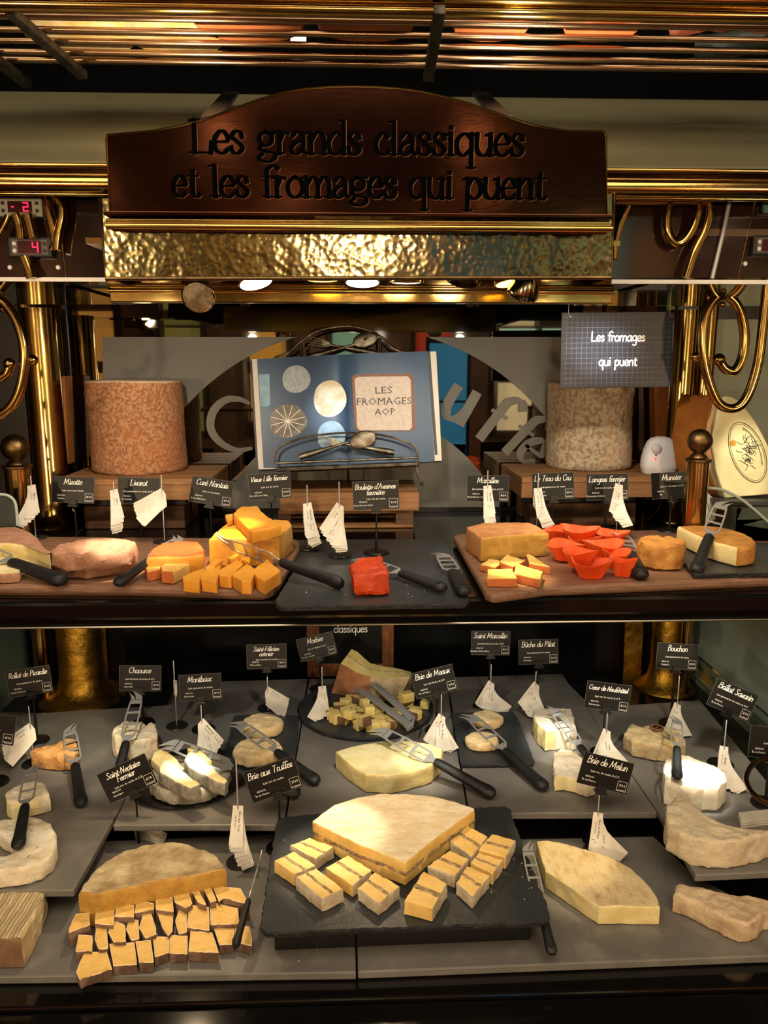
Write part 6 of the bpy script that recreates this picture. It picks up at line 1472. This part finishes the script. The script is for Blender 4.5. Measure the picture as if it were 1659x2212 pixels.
# ================================================================== tag spikes
def spike(hole, pint, by, z, n, a0, a1, label, toptxt='', L=.060, W=.0205, lean=.45, gap=.0021, order=None, disc=None):
    disc = z not in (mz+.003,) if disc is None else disc
    Y = at_z(hole[0], by, z).y; h = at_y(hole[0], hole[1], Y); top = at_y(hole[0], pint, Y).z
    b = Vector((h.x, Y, z)); o = thing('tag_spike', label, 'tag holder', b)
    part('pin', MB().lathe([(.0012, .002), (.0012, top-z-.001), (.0006, top-z)], b, 8), CHR, o, smooth=True)
    if disc: part('base', MB().lathe([(.0215, 0), (.0225, .0008), (.0215, .0022), (0, .0026)], b, 32), M('spike_base', '#1c1b1b', None, rough=.35), o, smooth=True)
    rn = random.Random(int(hole[0]*3+hole[1]))
    n = min(n, int((h.z-z-.008)/gap))
    for i in range(n):
        f = i/max(1, n-1)
        a = math.radians(a0+(a1-a0)*f + rn.uniform(-4, 4)); ln = lean + .35*f + rn.uniform(-.03, .03)
        d = Vector((math.sin(a), -ln, -math.cos(a)*.95)).normalized()
        # keep the tag end above the table
        hz = h.z - i*gap
        if hz + d.z*L < z+.002:
            dz = -(hz-z-.002)/L; k = math.sqrt(max(1e-6, 1-dz*dz)/max(1e-6, d.x**2+d.y**2)); d = Vector((d.x*k, d.y*k, dz))
        wv = Vector((math.cos(a), 0, math.sin(a))); wv = (wv - d*wv.dot(d)).normalized(); nn_ = wv.cross(d).normalized()
        if nn_.y > 0: nn_ = -nn_
        P0 = Vector((h.x, Y, hz)); s = P0 - d*.004; e_ = P0 + d*(L-.004)
        q = [s-wv*W/2*.8, s+wv*W/2*.8, e_+wv*W/2, e_-wv*W/2]
        t = part('paper_tag', MB().prism(q, -nn_*.0005), PAPER, o)
        if i == 0 or abs(a1-a0) > 40 and i % 4 == 0:
            tm_ = MB(); u = wv if wv.x > 0 else -wv
            cm = Matrix((d, nn_.cross(d), nn_)).transposed().to_4x4(); cm.translation = P0+nn_*.0003
            text(tm_, toptxt or 'Fromage', .0052, cm, L*.36, W*.10); text(tm_, 'Lait de vache', .0034, cm, L*.34, -W*.16)
            for x0, x1, y0, y1 in ((.64, .65, -.3, .3), (.86, .87, -.3, .3), (.64, .87, -.3, -.28), (.64, .87, .28, .3)):
                tm_.add([cm @ Vector((x*L, y*W, 0)) for x, y in ((x0, y0), (x1, y0), (x1, y1), (x0, y1))], [(0, 1, 2, 3)])
            text(tm_, '5/10', .0052, cm, L*.755, -W*.1)
            pp = part('tag_print', tm_, INK, o)
    return o
spike((68, 1052), 1028, 1162, ZU+.0006, 16, 12, -22, 'tag spike at the far left of the upper shelf', 'Mizotte')
spike((246, 1062), 1042, 1158, ZU+.0006, 18, 14, 16, 'tag spike standing before the card reading Livarot, left of two', 'Livarot')
spike((350, 1064), 1026, 1170, ZU+.0006, 12, -62, -48, 'tag spike with tags fanned left in front of the card reading Livarot', 'Curé', lean=.2)
spike((664, 1091), 1047, 1185, UM, 17, 8, 22, 'tag spike left of two on the rear slate', 'Vieux Lille')
spike((733, 1094), 1040, 1200, UM, 18, -34, 8, 'tag spike right of two on the rear slate, tags fanned left', 'Boulette')
spike((1053, 1053), 1016, 1151, ZU+.0006, 13, 0, 4, 'tag spike in front of the card reading Maroilles', 'Maroilles')
spike((1162, 1058), 1022, 1150, ZU+.0006, 16, 6, 22, 'tag spike in front of the card reading Le Trou du Cru', 'Le Trou du Cru')
spike((1337, 1050), 1032, 1160, ZU+.0006, 17, -16, 12, 'tag spike in front of the card reading Langres fermier', 'Langres')
spike((1498, 1043), 1010, 1150, ZU+.0006, 14, 38, 36, 'tag spike with tags slanting right beside the card reading Munster', 'Munster', lean=.3, gap=.003)
spike((66, 1571), 1525, 1650, mz, 12, -52, -40, 'tag spike at the left below the card reading Rollot de Picardie', 'Rollot')
spike((377, 1474), 1427, 1568, mz, 12, 86, 84, 'bare looking tag spike left of the card reading Montbriac', '', L=.012, W=.012, lean=.9)
spike((436, 1561), 1523, 1640, mz, 13, 48, 2, 'tag spike below the card reading Montbriac', 'Montbriac')
spike((578, 1491), 1462, 1536, mz+.003, 15, 66, 72, 'tag spike with a thick stack pointing right below the card reading Saint-Félicien', 'St Félicien', lean=.5)
spike((696, 1486), 1440, 1538, ds+.002, 12, 4, -22, 'tag spike on the round slate below the card reading Morbier', 'Morbier')
spike((953, 1549), 1500, 1605, mz, 10, -36, 24, 'tag spike below the card reading Brie de Meaux', 'Brie de Meaux')
spike((1060, 1477), 1435, 1521, mz+.003, 13, -38, 46, 'tag spike with a wide fan below the card reading Saint Marcellin', 'St Marcellin')
spike((1157, 1480), 1450, 1539, mz+.003, 13, -42, 8, 'tag spike with a wide fan below the card reading Bûche du Pilat', 'Pilat')
spike((1310, 1581), 1540, 1633, mz+.003, 12, -24, 22, 'tag spike below the card reading Cœur de Neufchâtel', 'Cœur')
spike((1463, 1524), 1460, 1569, mz+.003, 10, -24, 2, 'tag spike below the card reading Bouchon', 'Bouchon')
spike((1564, 1617), 1555, 1690, mz, 14, -12, 24, 'tag spike below the card reading Brillat Savarin', 'Brillat')
spike((296, 1786), 1735, 1822, ZB+.001, 9, 72, 78, 'tag spike with tags pointing right below the card reading Saint-Nectaire Fermier', 'Fermier', lean=.25)
spike((514, 1746), 1640, 1862, zf, 22, -4, 24, 'tall tag spike at the front between the half wheel and the slate', 'Brie aux Truffes')
spike((1292, 1761), 1717, 1840, zf, 14, -16, 52, 'tag spike with a wide fan below the card reading Brie de Melun', 'Brie de Melun')
def loose_tags(pts, z, n, label):
    P = zp(pts, z+.01); o = thing('tag_bundle', label, 'tags', at_z(*pts[0], z))
    for i in range(n):
        rn2 = random.Random(i); sh = Vector((rn2.uniform(-.001, .001), rn2.uniform(-.001, .001), -.01+i*.0015))
        part('paper_tag', MB().prism([p+sh for p in P], (0, 0, .0007)), PAPER, o)
loose_tags([(1595, 1755), (1662, 1748), (1700, 1752), (1700, 1768), (1662, 1770), (1602, 1778)], mz, 7, 'bundle of paper tags lying at the right edge above the crescent brie')

# ================================================================== knives
def knife_mesh():
    hd = MB(); prof = [(0, .002), (.002, .0075), (.008, .0112), (.016, .0118), (.03, .0102), (.07, .0095), (.10, .0088), (.112, .0082), (.116, .006)]
    n = 18; vs = []
    for x, r in prof:
        for k in range(n):
            a = 2*PI*k/n; vs.append((x, r*math.cos(a), r*.72*math.sin(a)))
    hd.add(vs, [tuple(range(n-1, -1, -1)), tuple((len(prof)-1)*n+k for k in range(n))] + [(j*n+k, j*n+(k+1) % n, (j+1)*n+(k+1) % n, (j+1)*n+k) for j in range(len(prof)-1) for k in range(n)])
    hole = MB().lathe([(.0042, 0), (.0046, .0004), (.0036, .0006), (.003, -.001), (0, -.001)], (.014, 0, .0083), 18)
    bl = MB(); th = .0012
    st = [(.112, .005, 0), (.121, .006, 0), (.129, .0125, 0), (.132, .0135, 1), (.156, .0140, 1), (.1605, .0140, 0), (.1610, .0140, 1), (.184, .0138, 1), (.188, .0137, 0), (.1885, .0136, 1), (.209, .0125, 1), (.213, .012, 0), (.219, .011, 0)]
    rail = .0032
    for (x0, w0, h0), (x1, w1, h1) in zip(st, st[1:]):
        segs = ((-1, -1), (1, 1)) if (h0 and h1) else None
        if segs:
            for s_ in (-1, 1):
                P = [(x0, s_*w0, 0), (x1, s_*w1, 0), (x1, s_*(w1-rail), 0), (x0, s_*(w0-rail), 0)]
                bl.prism(P, (0, 0, th))
        else: bl.prism([(x0, -w0, 0), (x1, -w1, 0), (x1, w1, 0), (x0, w0, 0)], (0, 0, th))
    c1 = smooth_curve([(.217, .011, 0), (.228, .0125, 0), (.240, .019, 0)], 4); c2 = smooth_curve([(.217, .003, 0), (.226, .0055, 0), (.238, .0175, 0)], 4)
    bl.prism(c1+c2[::-1], (0, 0, th))
    c1 = smooth_curve([(.217, .0015, 0), (.230, .004, 0), (.243, .012, 0)], 4); c2 = smooth_curve([(.217, -.011, 0), (.228, -.0085, 0), (.242, .010, 0)], 4)
    bl.prism(c1+c2[::-1], (0, 0, th))
    return hd, hole, bl
KH, KO, KB = knife_mesh()
me_h = mesh_of('handle', KH, RUB, Vector(), True, False); me_o = mesh_of('hanging_hole', KO, M('hole_dark', '#030303', None, rough=.8), Vector(), True, False); me_b = mesh_of('blade', KB, CHR, Vector(), False, False)
def knife(butt, tip, z, label, flip=1, edge=0, L=.243, lift=.010, minz=None, up=(0, -.35, 1), near=False, tipz=None):
    A = at_z(butt[0], butt[1], z+lift); zmin = z+.006 if minz is None else minz
    B = at_len(tip[0], tip[1], A, L, near)
    if tipz is not None: B = at_z(tip[0], tip[1], tipz)
    elif B.z < zmin: B = at_z(tip[0], tip[1], zmin)
    k = max(.7, min(1.3, (B-A).length/L))
    x = (B-A).normalized(); n_ = Vector(up); n_ = (n_-x*n_.dot(x)).normalized(); y = n_.cross(x)
    R = Matrix((x, y*flip, n_*(1 if flip == 1 else 1))).transposed().to_4x4()
    if edge: R = R @ Matrix.Rotation(math.radians(edge), 4, 'X')
    o = thing('cheese_knife', label, 'knife', A, None)
    o.rotation_mode = 'QUATERNION'; 
    o.scale = (k, k, k)
    for nm, me in (('handle', me_h), ('hanging_hole', me_o), ('blade', me_b)):
        p = bpy.data.objects.new(nm, me); C.objects.link(p); p.parent = o; p.matrix_local = R
    return o
knife((140, 1256), (-90, 1172), ZU, 'cheese knife at the left edge, handle on the left board', tipz=ZU+.036)
knife((252, 1262), (395, 1158), ZU, 'cheese knife whose black handle leans on the left board beside the wrinkled round cheese', tipz=ZU+.036)
knife((742, 1262), (470, 1168), ZS+.0155, 'cheese knife with its edge-on blade reaching over the yellow slices', edge=78, tipz=ZU+.045)
knife((962, 1272), (770, 1205), ZS+.0155, 'cheese knife lying behind the red chunk on the middle slate', tipz=ZS+.03)
knife((1004, 1280), (953, 1194), ZS+.0155, 'cheese knife on the right corner of the middle slate', tipz=ZS+.022)
knife((1386, 1244), (1340, 1150), ZU, 'cheese knife between the orange cups and the golden drum cheese', tipz=ZU+.02)
knife((1503, 1236), (1562, 1080), ZU, 'cheese knife standing against the half round golden cheese', near=False, flip=-1)
knife((176, 1740), (148, 1566), ZM, 'cheese knife leaning on the small orange half cheese', flip=-1)
knife((38, 1832), (70, 1652), ZM+.03, 'cheese knife resting on the white ring at the left edge', flip=-1, tipz=ZM+.06)
knife((244, 1718), (300, 1492), ZM, 'tall cheese knife leaning on the split drum cheese')
knife((648, 1716), (352, 1600), ZM, 'cheese knife lying across the ash coated wedges', tipz=ZM+.075)
knife((688, 1690), (505, 1556), ZM, 'cheese knife lying across the two soft rounds on the left slate', tipz=ZM+.055)
knife((1070, 1718), (808, 1570), ZM, 'cheese knife lying across the centre brie portion', tipz=ZM+.072)
knife((1180, 1704), (1008, 1540), ZM, 'cheese knife lying across the two small rounds on the right slate', tipz=ZM+.04)
knife((1316, 1700), (1190, 1524), ZM, 'cheese knife lying on the white square cheese', tipz=ZM+.075)
knife((1463, 1682), (1462, 1548), ZM+.05, 'cheese knife resting upright on the bright white creamy cheese', tipz=ZM+.085)
knife((1194, 2064), (1136, 1822), ZF+.012, 'cheese knife leaning on the right edge of the front slate', flip=-1, tipz=ZT+.022)
knife((508, 2046), (556, 1878), ZF+.025, 'cheese knife standing edge-on over the right end of the yellow slices', edge=80, flip=-1, tipz=ZF+.05)

rn = random.Random(21)
for lb, z, reg, cnt in (('large front slate', ZT+.0008, ((600, 1800), (1150, 1960)), 46), ('middle slate of the upper shelf', ZS+.0163, ((640, 1235), (980, 1290)), 22), ('front stone tiles', ZF+.0005, ((150, 1950), (750, 2080)), 30)):
    mb = MB()
    for i in range(cnt):
        p = at_z(rn.uniform(reg[0][0], reg[1][0]), rn.uniform(reg[0][1], reg[1][1]), z); s_ = rn.uniform(.0005, .0013)
        mb.add([p+Vector((s_, 0, 0)), p+Vector((-s_*.6, s_*.8, 0)), p+Vector((-s_*.6, -s_*.8, 0)), p+Vector((0, 0, s_*1.1))], [(0, 2, 1), (0, 1, 3), (1, 2, 3), (2, 0, 3)])
    single('cheese_crumbs', mb, IVORY, 'tiny pale cheese crumbs scattered on the '+lb, 'crumbs', kind='stuff')
